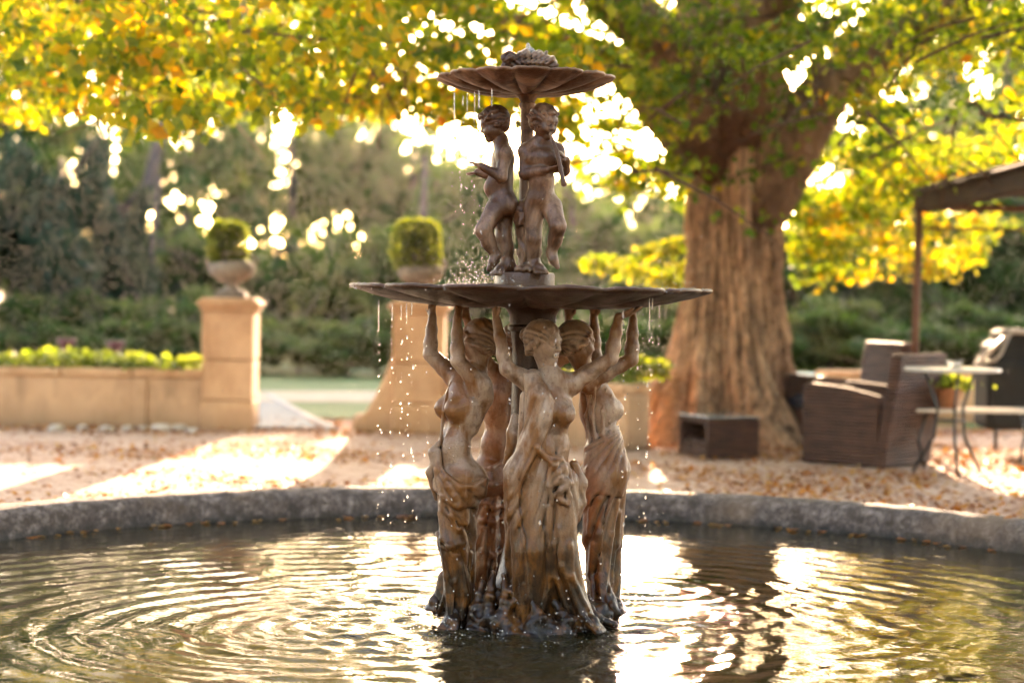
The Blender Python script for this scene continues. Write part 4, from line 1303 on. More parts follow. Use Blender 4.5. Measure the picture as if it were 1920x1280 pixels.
M_LEAF = leaf_mat('autumn_leaf', [(0.0, (.030, .060, .010)), (.30, (.065, .115, .014)), (.50, (.15, .19, .018)), (.68, (.32, .27, .020)), (.84, (.42, .21, .018)), (1.0, (.33, .10, .014))], .55, .3)
LOW = [(-300, 240), (0, 246), (60, 254), (150, 215), (240, 240), (310, 276), (380, 255), (430, 222), (520, 238), (600, 246), (650, 226), (720, 212), (790, 222), (835, 245), (880, 250), (950, 245), (1005, 250), (1045, 262), (1065, 330), (1100, 350), (1160, 395), (1215, 345), (1262, 385), (1290, 440), (1380, 455), (1440, 470), (1470, 420), (1480, 500), (1520, 548), (1600, 530), (1680, 500), (1760, 515), (1850, 505), (1865, 445), (1920, 420), (2300, 400)]
def crown_points():
    rng = np.random.default_rng(11)
    pads = []
    # sprays spread through the crown; each one is a flat fan of leaves
    def fill(n, px0, px1, py0, py1, y0, y1, rad_, nl):
        for _ in range(n):
            px, py, y = rng.uniform(px0, px1), rng.uniform(py0, py1), rng.uniform(y0, y1)
            c = np.array(P(px, py, y)); pads.append((c, np.array([rad_ * rng.uniform(.7, 1.4), rad_ * rng.uniform(.7, 1.4), rad_ * rng.uniform(.18, .34)]), int(nl * rng.uniform(.6, 1.3)), 0))
    fill(150, -250, 1080, -160, 235, 3.4, 10.5, .42, 82)
    fill(48, 0, 1080, 60, 225, 7.0, 11.0, .38, 80)
    fill(16, 800, 1080, 150, 255, 7.5, 10.5, .24, 60)
    fill(16, 700, 900, -20, 170, 6.5, 10.5, .34, 80)
    fill(14, 740, 1060, 170, 262, 8.5, 11.0, .22, 60)
    fill(14, 1060, 1290, 205, 330, 8.5, 11.5, .20, 55)
    fill(30, -100, 1000, 0, 210, 5.0, 10.5, .36, 80)
    fill(9, 1500, 1720, 60, 230, 7.0, 11.0, .34, 80)
    fill(30, -50, 800, -90, 60, 6.0, 11.0, .42, 80)
    fill(36, 1430, 2050, -90, 120, 7.0, 12.0, .42, 85)
    fill(78, 1050, 1500, -150, 235, 6.0, 11.5, .36, 85)
    fill(22, 1260, 1520, 180, 400, 9.6, 11.5, .34, 85)
    fill(9, 1060, 1290, 230, 400, 7.5, 11.0, .20, 60)
    fill(17, 1260, 1500, 110, 330, 6.3, 8.2, .24, 80)
    fill(7, 1300, 1460, 320, 440, 7.0, 8.3, .17, 55)
    fill(110, 1440, 2250, -150, 330, 5.0, 12.5, .42, 88)
    fill(52, 1475, 1880, 250, 520, 9.0, 12.5, .34, 92)
    fill(16, 1480, 1700, 380, 530, 9.0, 11.0, .26, 85)
    fill(5, 1075, 1280, 330, 395, 9.0, 11.0, .20, 60)
    # low spray left of the trunk
    for px, py in ((1120, 492), (1150, 497), (1190, 505), (1225, 515), (1255, 525), (1280, 500), (1215, 470), (1250, 462), (1275, 455), (1270, 535)):
        pads.append((np.array(P(px, py, 9.6 + rng.uniform(-.3, .3))), np.array([.14, .16, .055]), 60, 1))
    pos, pad_id = [], []
    for i, (c, r, n, fl) in enumerate(pads):
        u = rng.normal(size=(n, 3)) * .55
        p = c + u * r
        p[:, 2] -= .25 * r[2] * (u[:, 0] ** 2 + u[:, 1] ** 2)
        pos.append(p); pad_id.append(np.full(n, i if not fl else -i - 1))
    pos = np.concatenate(pos); pad_id = np.concatenate(pad_id)
    px, py, w = project(pos)
    lx = np.interp(px, [q[0] for q in LOW], [q[1] for q in LOW])
    jit = 12 * np.sin(px * .13 + w * 3) + rng.normal(size=len(px)) * 7 + rng.uniform(-34, 14, 4000)[np.abs(pad_id)]
    front = w < 9.2
    ok = ((py < lx + jit) | (pad_id < 0)) & (w > 9.0) & (pos[:, 2] > 1.2)
    ok &= ~((px > 1285) & (px < 1590) & (py > 130) & (py < 450) & (w < 17.2) & (rng.random(len(px)) < .85))
    pos, pad_id, px, py = pos[ok], pad_id[ok], px[ok], py[ok]
    rr = np.random.default_rng(3)
    padtone = rr.uniform(-.20, .20, 4000)[np.abs(pad_id)]
    tone = .44 + padtone + rr.normal(size=len(pos)) * .10
    tone += .10 * np.clip((1000 - px) / 900, -.6, 1) * np.clip((230 - py) / 230, 0, 1)      # the branches on the left have turned further
    tone -= .14 * np.clip((px - 1150) / 250, 0, 1) * np.clip((1560 - px) / 100, 0, 1) * np.clip((py - 20) / 100, 0, 1)
    tone += .10 * np.clip((px - 1470) / 60, 0, 1) * np.clip((py - 230) / 80, 0, 1) + .08 * np.clip((py - 150) / 60, 0, 1) * (px < 1050)
    tone += (rr.random(len(pos)) < .05) * .3
    tone[pad_id < 0] = .5 + rr.normal(size=(pad_id < 0).sum()) * .08
    return pos, tone
pos, tone = crown_points()
rng = np.random.default_rng(21)
px_, py_, w_ = project(pos)
# the leaves that show largest hang as single leaves, many of them already yellow
cand = np.nonzero((px_ > 20) & (px_ < 1900) & (py_ > 5) & (py_ < 470))[0]
cand = cand[np.argsort(w_[cand] + 2.5 * rng.random(len(cand)))][:280]
near_pos = pos[cand]; keep_ = np.ones(len(pos), bool); keep_[cand] = False
pos, tone = pos[keep_], tone[keep_]
me = leaves_mesh('crown', (pos - np.array(TB)).astype(np.float32), rng.uniform(.050, .092, len(pos)), rng, tone, .10, False, .5)
crown = tag(mesh_obj('crown', me, M_LEAF, tree), kind='stuff')
LV = []
for k in range(10):
    m_ = leaves_mesh('leaf', np.zeros((1, 3), np.float32), .115, np.random.default_rng(100 + k), np.array([.40 + .05 * k]), .1, False, .5); m_.materials.append(M_LEAF); LV.append(m_)
for k, p_ in enumerate(near_pos):
    o = bpy.data.objects.new('leaf', LV[k % 10]); COL.objects.link(o); o.parent = crown; o.location = Vector(p_) - TB; o.rotation_euler = (0, 0, 6.28 * ((k * 7919) % 1000) / 1000)
# upper crown above the picture: it shades the court and shows in the water
rng = np.random.default_rng(31)
n = 15000
u = rng.normal(size=(n, 3)); u /= np.linalg.norm(u, axis=1)[:, None]; u *= rng.uniform(.45, 1, n)[:, None] ** .5
p2 = np.array([TB.x - 1.9, TB.y - 2.0, 6.0]) + u * np.array([7.4, 6.2, 3.0])
px, py, w = project(p2)
ok = (py < -60) & (p2[:, 2] > 3.0 + .35 * np.maximum(p2[:, 1] - TB.y + 2, 0))
p2 = p2[ok]
u = rng.normal(size=(6000, 3)); u /= np.linalg.norm(u, axis=1)[:, None]; u *= rng.uniform(.4, 1, 6000)[:, None] ** .5
p3 = np.array([5.2, 1.5, 5.6]) + u * np.array([4.6, 6.0, 2.0])  # unseen overhang added on the right to cut the sky light there
p2 = np.concatenate([p2, p3[project(p3)[1] < -70]])
cl = vnoise(p2, .9); p2 = p2[cl > -.12]
me = leaves_mesh('upper_crown', (p2 - np.array(TB)).astype(np.float32), rng.uniform(.16, .26, len(p2)), rng, .45 + .12 * rng.normal(size=len(p2)), .5, True, .4)
tag(mesh_obj('upper_crown', me, M_LEAF, tree), kind='stuff')
# bare twigs among the leaves
mb = MB(); rt = random.Random(4)
for k in range(150):
    px, py, y = rt.uniform(0, 1900), rt.uniform(20, 210), rt.uniform(4.5, 10)
    if 1000 < px: py = rt.uniform(20, 330)
    a = P(px, py, y) - TB; d = Vector((rt.uniform(-1, 1), rt.uniform(-1, 1), rt.uniform(-.5, .25))).normalized()
    L_ = rt.uniform(.4, 1.0)
    mb.tube([a, a + d * L_ * .5 + Vector((0, 0, .03)), a + d * L_], [.012, .008, .003], 5)
mb.build('twigs', M_BARK, tree, True)['kind'] = 'stuff'

# ---------------- fallen leaves on the gravel and the rim
M_FALL = leaf_mat('fallen_leaf', [(0.0, (.12, .036, .012)), (.35, (.26, .078, .018)), (.6, (.38, .13, .025)), (.85, (.46, .22, .05)), (1.0, (.30, .18, .09))], .25, .3)
rng = np.random.default_rng(8)
n = 24000
y = 3.1 + (10.9 - 3.1) * rng.random(n) ** .85
x = (rng.random(n) - .5) * 2 * (y + 7.5) * .30
pp = np.stack([x, y, np.full(n, GZ + .012)], 1)
d = np.hypot(x - PC.x, y - PC.y)
cl = vnoise(pp, .8, 4.0)
keepf = (d > PR + .33) & (rng.random(n) < np.clip(.42 + cl * 1.9 + .25 * (x > 1) + .6 * (y > 10.1), .04, 1))
pp = pp[keepf]
fl = leaves_mesh('fallen_leaves', pp.astype(np.float32), rng.uniform(.028, .056, len(pp)), rng, rng.random(len(pp)), 1.6, False, 0.0)
tag(mesh_obj('fallen_leaves', fl, M_FALL), 'orange and brown fallen leaves scattered over the gravel court', 'leaves', kind='stuff')

# ---------------- shrubs, topiary, plants on the walls
M_BOX = leaf_mat('box_leaf', [(0.0, (.045, .075, .010)), (.5, (.13, .17, .018)), (1.0, (.26, .28, .035))], .55, .4)
def topiary(px, py, y, r, label):
    c = P(px, py, y)
    t = empty('box_topiary', c); tag(t, label, 'topiary', 'clipped box balls in the urns')
    rng = np.random.default_rng(int(px)); n = 4200
    u = rng.normal(size=(n, 3)); u /= np.linalg.norm(u, axis=1)[:, None]
    q = np.sign(u) * np.abs(u) ** (.62 if px < 600 else .85); q /= (np.abs(q) ** 3.2).sum(1)[:, None] ** (1 / 3.2)
    q *= (1.06 - .20 * rng.random(n) ** 1.5)[:, None] + .03 * vnoise(q, 3)[:, None]
    q = q * r * np.array([1, 1, 1.10])
    me = leaves_mesh('foliage', q.astype(np.float32), rng.uniform(.022, .04, n), rng, .4 + .2 * rng.normal(size=n), .2, True, 0)
    mesh_obj('foliage', me, M_BOX, t)
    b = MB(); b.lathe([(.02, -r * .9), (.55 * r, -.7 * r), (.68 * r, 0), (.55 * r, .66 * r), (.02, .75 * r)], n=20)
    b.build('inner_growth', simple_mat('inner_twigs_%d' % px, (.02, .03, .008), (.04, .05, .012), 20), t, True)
    b = MB(); b.tube([(0, 0, -r * 1.35), (0, 0, -r * .8)], .02, 8); b.build('stem', M_BARK2, t)
topiary(427, 456, pA.location.y, .158, 'squarish clipped box bush in the urn of the left pillar')
topiary(780, 462, pB.location.y, .195, 'rounder clipped box bush in the urn behind the fountain')

M_IVY = leaf_mat('wall_plant_leaf', [(0.0, (.06, .10, .015)), (.5, (.15, .20, .03)), (1.0, (.26, .29, .06))], .5, .6)
def wall_plants(name, a, b_, n, hgt, label, seed):
    a, b_ = Vector(a), Vector(b_)
    t = empty(name, a); tag(t, label, 'plants')
    rng = np.random.default_rng(seed)
    s = rng.random(n); base = np.array(a)[None] * (1 - s)[:, None] + np.array(b_)[None] * s[:, None]
    hh = hgt * (.65 + .5 * np.array([mnoise.noise((q * 9, seed, 0)) for q in s]))
    p = base + np.stack([rng.normal(size=n) * .02, rng.normal(size=n) * .10, rng.random(n) * np.maximum(hh, .04)], 1)
    me = leaves_mesh('foliage', (p - np.array(a)).astype(np.float32), rng.uniform(.05, .095, n), rng, .5 + .22 * rng.normal(size=n), .7, False, .2)
    tag(mesh_obj('foliage', me, M_IVY, t), kind='stuff')
    mb = MB(); r2 = random.Random(seed)
    for k in range(40):
        q = a.lerp(b_, r2.random()) - a
        mb.tube([q, q + Vector((r2.uniform(-.05, .05), r2.uniform(-.05, .05), hgt * .7))], .004, 5)
    mb.build('stems', M_BARK2, t)['kind'] = 'stuff'
zt = GZ + .50
wall_plants('wall_plants', (-9.2, gA.y + .05, zt), (gA.x, gA.y + .05, zt), 3400, .17, 'row of leafy green plants along the top of the left wall', 2)
wall_plants('wall_plants', (gB.x + .2, gB.y + .1, zt), (gE.x, gE.y + .35, zt), 600, .14, 'leafy green plants on the wall behind the fountain', 3)
wall_plants('leafy_shrub', tuple(P(1150, 705, 8.4)), tuple(P(1252, 702, 8.4)), 330, .18, 'bright green shrub behind the end of the wall, left of the trunk', 5)

# ---------------- the wood behind the lawn
M_WOODLEAF = leaf_mat('wood_leaf', [(0.0, (.024, .052, .018)), (.35, (.044, .088, .026)), (.6, (.074, .120, .030)), (.85, (.12, .13, .03)), (1.0, (.20, .16, .04))], .45, .15, True)
M_EVER = leaf_mat('evergreen_leaf', [(0.0, (.012, .032, .022)), (.5, (.022, .052, .033)), (1.0, (.042, .080, .046))], .25, .15)
def crown_variant(seed, n, gap, size):
    rng = np.random.default_rng(seed)
    k = 34
    cc = rng.normal(size=(k, 3)); cc /= np.linalg.norm(cc, axis=1)[:, None]; cc *= rng.uniform(.25, .9, k)[:, None]
    rr = rng.uniform(.16, .34, k)
    j = rng.integers(0, k, n)
    u = rng.normal(size=(n, 3)); u /= np.linalg.norm(u, axis=1)[:, None]; u *= rng.random(n)[:, None] ** .4
    p = cc[j] + u * rr[j][:, None] * np.array([1.1, 1.1, .8])
    tone = .45 + (rng.random(k)[j] - .5) * .45 + .05 * rng.normal(size=n)
    if gap: 
        v = vnoise(p, 2.2, seed); p, tone = p[v > gap], tone[v > gap]; n = len(p)
    return leaves_mesh('crown', p.astype(np.float32), rng.uniform(.6, 1.2, n) * size, rng, tone, .4, True, .3)
CROWNS = [crown_variant(40 + k, 5200, 0, .135) for k in range(4)]
SPARSE = [crown_variant(60 + k, 5200, -.06, .115) for k in range(3)]
THIN = [crown_variant(70 + k, 5200, .06, .10) for k in range(3)]
EVER = [crown_variant(80 + k, 6500, 0, .11) for k in range(2)]
for m_, mat in [(c, M_WOODLEAF) for c in CROWNS + SPARSE + THIN] + [(c, M_EVER) for c in EVER]: m_.materials.append(mat)
def wood_tree(name, px, D, top_py, width_px, label, kind='d', trunk_frac=.3, seed=0, lean=0.0, bot_py=None, tr=.09, mat=None, at=None):
    """tree at distance D (from the camera) whose crown top shows at top_py"""
    y = D - 7.5
    b = P(px, 600, y) if at is None else Vector(at); h = P(px, top_py, y).z - GZ if at is None else top_py
    y = b.y if at is not None else y
    t = empty(name, (b.x, y, GZ)); tag(t, label, 'tree' if name != 'wild_shrub' else 'shrub', 'trees and shrubs of the wood')
    rng = random.Random(seed * 7 + int(px))
    src = {'d': CROWNS, 's': SPARSE, 'e': EVER, 't': THIN}[kind]
    hw = width_px / 2 / FPX * D if at is None else width_px / 2
    z0 = h * trunk_frac; rz = (h - z0) / 2 * 1.02
    c = mesh_obj('crown', src[rng.randrange(len(src))], None, t)
    c.location = (lean * h * .7, 0, z0 + rz); c.scale = (hw, hw * .9, rz); c.rotation_euler = (0, 0, rng.uniform(0, 6.28))
    mb = MB()
    q = [(0, 0, -.05), (lean * h * .25 + rng.uniform(-.05, .05), 0, h * .25), (lean * h * .5, rng.uniform(-.1, .1), h * .5), (lean * h * .8, 0, h * .86)]
    mb.tube(q, [tr * 1.2, tr, tr * .75, tr * .25], 9)
    for k in range(5):
        s = Vector(q[2]).lerp(Vector(q[3]), rng.random()); d = Vector((rng.uniform(-1, 1), rng.uniform(-1, 1), rng.uniform(.2, .8)))
        mb.tube([s, s + d * hw * .45, s + d * hw * .8 + Vector((0, 0, .1))], [tr * .4, tr * .25, tr * .08], 6)
    mb.build('trunk', mat or M_BARK2, t, True)
    return t
ORD = ['leftmost', 'second', 'third', 'fourth', 'fifth', 'sixth', 'seventh', 'eighth', 'ninth', 'tenth', 'eleventh', 'twelfth', 'thirteenth', 'fourteenth', 'fifteenth', 'sixteenth', 'seventeenth', 'eighteenth', 'rightmost']
def nth(k, n): return 'leftmost' if k == 0 else 'rightmost' if k == n - 1 else ORD[k] + ' from the left'
# shrubs along the edge of the lawn
for k, (px, D, top, w) in enumerate(((-120, 27, 560, 330), (60, 28, 590, 260), (190, 27.5, 600, 260), (330, 28, 585, 240), (470, 27.5, 610, 230), (560, 28.5, 580, 220), (650, 27.5, 600, 230), (740, 28, 580, 240), (860, 28, 590, 260), (980, 27.5, 575, 260), (1090, 28, 585, 240), (1200, 27.5, 570, 260), (1310, 28, 560, 260), (1450, 27.5, 590, 260), (1560, 28, 560, 280), (1680, 27.5, 575, 280), (1800, 28, 560, 300), (1930, 27.5, 570, 320), (2080, 28, 540, 340))):
    wood_tree('wild_shrub', px, D, top, w, 'dark shrub at the far edge of the lawn, ' + nth(k, 19), 'd', .0, k, 0, None, .03)
# dark evergreens on the left
for k, (px, D, top, w, lb) in enumerate(((-60, 31, 190, 330, 'tall dark evergreen at the left edge of the wood'), (110, 30.5, 235, 300, 'broad dark evergreen behind the left wall'), (215, 32, 330, 220, 'smaller dark evergreen right of the broad one'))):
    wood_tree('evergreen_tree', px, D, top, w, lb, 'e', .03, k, 0, None, .12)
MID = ((300, 35, 395, 300), (400, 34, 440, 260), (520, 35, 425, 260), (610, 34, 460, 240), (700, 35, 430, 250), (820, 38, 290, 270), (905, 38.5, 300, 260), (990, 38, 300, 260), (1070, 37, 320, 240), (1120, 35, 395, 260), (1230, 34, 420, 260), (1330, 35, 330, 280), (1480, 34, 380, 280), (1590, 35, 350, 300), (1700, 34, 420, 300), (1830, 35, 340, 320), (1960, 34, 330, 340), (2120, 35, 260, 380))
for k, (px, D, top, w) in enumerate(MID):
    wood_tree('woodland_tree', px, D, top, w, 'dense green tree in the row behind the shrubs, ' + nth(k, len(MID)), 'd', .02, k + 30, 0, None, .08)
FAR = ((20, 44, 80, 420), (200, 45, 150, 330), (345, 43, 140, 340), (440, 46, 120, 340), (545, 44, 150, 330), (640, 46, 150, 330), (715, 45, 178, 300), (770, 44, 195, 300), (850, 46, 240, 320), (940, 43, 243, 300), (1030, 44, 248, 300), (1125, 46, 300, 280), (1215, 45, 320, 280), (1330, 44, 250, 280), (1460, 46, 230, 330), (1600, 44, 160, 340), (1760, 46, 110, 360), (1920, 44, 100, 400), (2120, 46, 60, 440))
for k, (px, D, top, w) in enumerate(FAR):
    wood_tree('woodland_tree', px, D, top, w, 'tall sparse tree at the back of the wood, ' + nth(k, len(FAR)), 's', .12, k + 60, 0, None, .1)
for k, (px, D, top, w) in enumerate(((-150, 52, -420, 520), (40, 53, -320, 440), (200, 51, -450, 420), (360, 54, -300, 400), (500, 52, -400, 380), (620, 54, -260, 330), (1700, 53, -120, 400), (1880, 52, -300, 460), (2100, 53, -300, 520))):
    wood_tree('woodland_tree', px, D, top, w, 'very tall thin-leaved tree rising behind the wood, ' + nth(k, 9), 's', .27, k + 90, 0, None, .12)
for k, (px, top, w) in enumerate(((-60, 540, 300), (110, 520, 280), (260, 530, 260), (400, 540, 260))):
    wood_tree('wild_shrub', px, 29.5, top, w, 'dark shrub under the evergreens behind the left wall, ' + nth(k, 4), 'd', .0, k + 50, 0, None, .03)
# the wood goes on beyond both edges of the picture
OUT = [(-330 - 230 * k, 29 + (k % 3) * 5, 330 - (k * 67) % 160, 420, 'left') for k in range(9)] + [(2330 + 230 * k, 29 + (k % 3) * 5, 330 - (k * 67) % 160, 420, 'right') for k in range(7)]
for k, (px, D, top, w, sd) in enumerate(OUT):
    wood_tree('woodland_tree', px, D, top, w, 'tree of the wood beyond the %s edge of the lawn, %s' % (sd, nth(k if sd == 'left' else k - 9, 9 if sd == 'left' else 7)), 'e' if k % 3 == 0 else 'd', .03, k + 120, 0, None, .1)
# trees added out of view behind the camera to block the low sky
NB = 15
for k in range(NB):
    a = rad(182 + 176 * k / (NB - 1)); r_ = 19 + 3.5 * (k % 2)
    wood_tree('woodland_tree', k * 31, 30, 8.5 + 2.2 * ((k * 5) % 3), 6.4, 'added tree out of view behind the camera, blocking low sky, ' + nth(k, NB), 'd' if k % 3 else 'e', .04, k + 160, 0, None, .14, None, (PC.x + r_ * math.cos(a), r_ * math.sin(a) - 2.0, 0))
# pale leaning trunk
M_PALE = bark_mat('pale_bark', (.13, .105, .10), (.18, .15, .145), (.08, .065, .06), .3, 4)
t = empty('leaning_tree', tuple(G(236, 700).xy) + (GZ,)); tag(t, 'pale leaning trunk between the evergreens and the left pillar', 'tree')
Y0 = 26.0; t.location = (P(236, 640, Y0).x, Y0, GZ)
mb = MB(); mb.tube([P(228, 700, Y0) - t.location, P(238, 520, Y0) - t.location, P(262, 420, Y0) - t.location, P(290, 300, Y0) - t.location, P(312, 180, Y0) - t.location], [.16, .14, .125, .105, .08], 10)
mb.tube([P(262, 420, Y0) - t.location, P(215, 380, Y0) - t.location, P(190, 300, Y0) - t.location], [.05, .04, .02], 6)
mb.build('trunk', M_PALE, t, True)
c = mesh_obj('crown', SPARSE[1], None, t); c.location = P(320, 150, Y0) - t.location; c.scale = (1.3, 1.1, .6)
t = empty('slim_tree', (P(285, 640, 25.5).x, 25.5, GZ)); tag(t, 'slim grey trunk standing in the shade behind the left wall', 'tree')
mb = MB(); mb.tube([P(286, 705, 25.5) - t.location, P(286, 600, 25.5) - t.location, P(283, 470, 25.5) - t.location, P(300, 330, 25.5) - t.location], [.085, .075, .06, .03], 9); mb.build('trunk', M_PALE, t, True)
t = empty('slim_tree', (P(792, 640, 24.5).x, 24.5, GZ)); tag(t, 'slim grey trunk rising behind the box bush of the right pillar', 'tree')
mb = MB(); mb.tube([P(790, 705, 24.5) - t.location, P(790, 520, 24.5) - t.location, P(793, 400, 24.5) - t.location, P(798, 290, 24.5) - t.location], [.09, .08, .06, .03], 9); mb.build('trunk', M_PALE, t, True)
# ================================================================ garden furniture and small things
def weave_mat(name, a, b_):
    m, nt, b, _ = new_mat(name)
    v = coords(nt, (1, 1, 1), 'object')
    w = nt.nodes.new('ShaderNodeTexWave'); w.wave_type = 'BANDS'; w.bands_direction = 'Z'; w.inputs['Scale'].default_value = 13; w.inputs['Distortion'].default_value = .6; w.inputs['Detail'].default_value = 1
    nt.links.new(v, w.inputs['Vector'])
    w2 = nt.nodes.new('ShaderNodeTexWave'); w2.wave_type = 'BANDS'; w2.bands_direction = 'DIAGONAL'; w2.inputs['Scale'].default_value = 26; nt.links.new(v, w2.inputs['Vector'])
    n1 = noise_n(nt, v, 5, 4); n2 = noise_n(nt, coords(nt, (3, 3, 22), 'object'), 1.6, 3)
    c = mixc(nt, w.outputs['Fac'], tuple(x * .5 for x in a), a)
    c = mixc(nt, ramp(nt, n2, [(.4, 0.0), (.65, .8)]), c, b_)
    c = mixc(nt, ramp(nt, n1, [(.5, 0.0), (.75, .35)]), c, tuple(x * 1.5 for x in b_))
    nt.links.new(c, b.inputs['Base Color']); b.inputs['Roughness'].default_value = .55
    bump(nt, b, math_n(nt, 'ADD', w.outputs['Fac'], math_n(nt, 'MULTIPLY', w2.outputs['Fac'], .6)), 1.0, .02)
    return m
M_WICKER = weave_mat('brown_wicker', (.080, .030, .016), (.150, .058, .031))
M_NAVY = simple_mat('navy_cushion', (.008, .009, .020), (.014, .015, .028), 14, .85, .3, .004)

def armchair(loc, fwd, label, back_h=.80):
    a = math.atan2(fwd[1], fwd[0]) - math.pi / 2            # local +Y is the front
    c = empty('wicker_armchair', (loc[0], loc[1], GZ + .008), a); tag(c, label, 'armchair', 'brown wicker armchairs')
    W, Dp, t = .64, .66, .085
    for sx in (-1, 1):
        b = MB()
        prof = [(-Dp / 2 + .03, .0), (Dp / 2, .0), (Dp / 2, .555), (Dp / 2 - .04, .575), (.0, .555), (-Dp / 2 + .03, .50)]
        x0, x1 = sx * W / 2, sx * (W / 2 - t)
        v = [(x0, y, z) for y, z in prof] + [(x1, y, z) for y, z in prof]; n = len(prof)
        f = [tuple(range(n)), tuple(range(2 * n - 1, n - 1, -1))] + [(i, i + n, (i + 1) % n + n, (i + 1) % n) for i in range(n)]
        if sx > 0: f = [tuple(reversed(q)) for q in f]
        b.add(v, f); o = b.build('arm', M_WICKER, c)
        bv = o.modifiers.new('edge', 'BEVEL'); bv.width = .014; bv.segments = 2
    b = MB()
    lean = .13
    v = []
    for x in (-W / 2 - .004, W / 2 + .004):
        for y, z in ((-Dp / 2 - .02, .0), (-Dp / 2 + .06, .0), (-Dp / 2 + .06 - lean, back_h), (-Dp / 2 - .02 - lean, back_h)): v.append((x, y, z))
    b.add(v, [(0, 1, 2, 3), (7, 6, 5, 4), (0, 4, 5, 1), (1, 5, 6, 2), (2, 6, 7, 3), (3, 7, 4, 0)])
    o = b.build('backrest', M_WICKER, c); bv = o.modifiers.new('edge', 'BEVEL'); bv.width = .014; bv.segments = 2
    MB().box((0, .02, .155), (W - 2 * t - .004, Dp - .06, .29), None, .01).build('seat_base', M_WICKER, c)
    MB().box((0, .03, .355), (W - 2 * t - .012, Dp - .08, .105), None, .03).build('seat_cushion', M_NAVY, c)
    for sx in (-1, 1):
        for sy in (-1, 1): MB().box((sx * (W / 2 - .05), sy * (Dp / 2 - .06), -.004), (.04, .04, .012)).build('foot', M_NAVY, c)
    return c
fwd1 = Vector((-.75, .66)).normalized(); r1 = Vector((fwd1.y, -fwd1.x))
k1 = Vector((2.60, 6.50))
cc = k1 + fwd1 * .33 + r1 * .32
armchair((cc.x, cc.y), fwd1, 'nearer brown wicker armchair, its side and back towards the pool')
fwd2 = Vector((-.80, -.25)).normalized()
g2 = G(1583, 846)
armchair((g2.x, g2.y + .36), fwd2, 'farther brown wicker armchair facing left, with a dark navy seat', .84)

# low wicker table with an open shelf and a glass top
gt = G(1310, 860)
ft_ = Vector((-.42, .91)); ang = math.atan2(.35, .94)
t = empty('wicker_side_table', (gt.x + .17, gt.y + .26, GZ + .006), ang); tag(t, 'low open-sided wicker table with a glass top, left of the armchairs', 'table')
Wt, Dt, Ht = .42, .50, .29
for y in (-1, 1): MB().box((0, y * (Dt / 2 - .02), Ht / 2), (Wt, .04, Ht), None, .008).build('side_panel', M_WICKER, t)
MB().box((Wt / 2 - .02, 0, Ht / 2), (.038, Dt - .085, Ht - .004), None, .006).build('back_panel', M_WICKER, t)
MB().box((-.012, 0, .105), (Wt - .05, Dt - .085, .03), None, .005).build('shelf', M_WICKER, t)
MB().box((-Wt / 2 + .02, 0, .045), (.036, Dt - .085, .085), None, .005).build('apron', M_WICKER, t)
MB().box((-.012, 0, Ht - .022), (Wt - .05, Dt - .085, .036), None, .005).build('top_panel', M_WICKER, t)
mg, nt, b, _ = new_mat('table_glass'); b.inputs['Base Color'].default_value = (.55, .62, .58, 1); b.inputs['Roughness'].default_value = .06; b.inputs['Transmission Weight'].default_value = .6; b.inputs['IOR'].default_value = 1.5
MB().box((0, 0, Ht + .009), (Wt + .012, Dt + .012, .010), None, .003).build('glass_top', mg, t)

# pergola of rusty posts and a reed roof
M_RUST = simple_mat('rusty_post', (.10, .042, .018), (.18, .080, .036), 12, .7, .4, .004, (1, 1, .3))
M_REED = simple_mat('reed_mat', (.026, .012, .006), (.055, .024, .010), 30, .85, .8, .02, (1, .15, 1))
pc = P(1716, 640, 8.5)
pg = empty('pergola', (pc.x, 8.5, GZ)); tag(pg, 'reed-roofed pergola on a thin rusty post at the right edge', 'pergola')
MB().tube([(0, 0, -.02), (.0, 0, .9), (.012, 0, 1.97)], [.034, .033, .031], 12).build('post', M_RUST, pg, True)
MB().tube([(.10, -5.4, -.02), (.10, -5.4, 1.97)], .033, 12).build('post', M_RUST, pg, True)
zb = P(1716, 378, 8.5).z - GZ
b = MB(); b.box((.06, -2.7, zb - .01), (.14, 5.7, .14), Matrix.Rotation(.0, 3, 'Z'), .015); b.build('beam', M_REED, pg)
rr_ = random.Random(9)
b = MB()
for k in range(60):
    x = -.02 + k * .032
    b.tube([(x, .12 + rr_.uniform(-.03, .05), zb + .068 + rr_.uniform(-.006, .012)), (x + rr_.uniform(-.01, .01), -5.6, zb + .068 + rr_.uniform(-.006, .012))], .017, 6)
b.build('reed_roof', M_REED, pg)['kind'] = 'stuff'
MB().box((.95, -2.7, zb + .098), (1.95, 5.6, .02), None, .004).build('roof_mat', M_REED, pg)
for z in (zb - .045,): MB().box((.95, .02, z), (1.8, .05, .05), None, .006).build('rear_beam', M_RUST, pg)
MB().tube([(0, .0, P(1740, 428, 8.5).z - GZ), (2.4, 0, P(1740, 428, 8.5).z - GZ)], .012, 8).build('rail', M_RUST, pg, True)

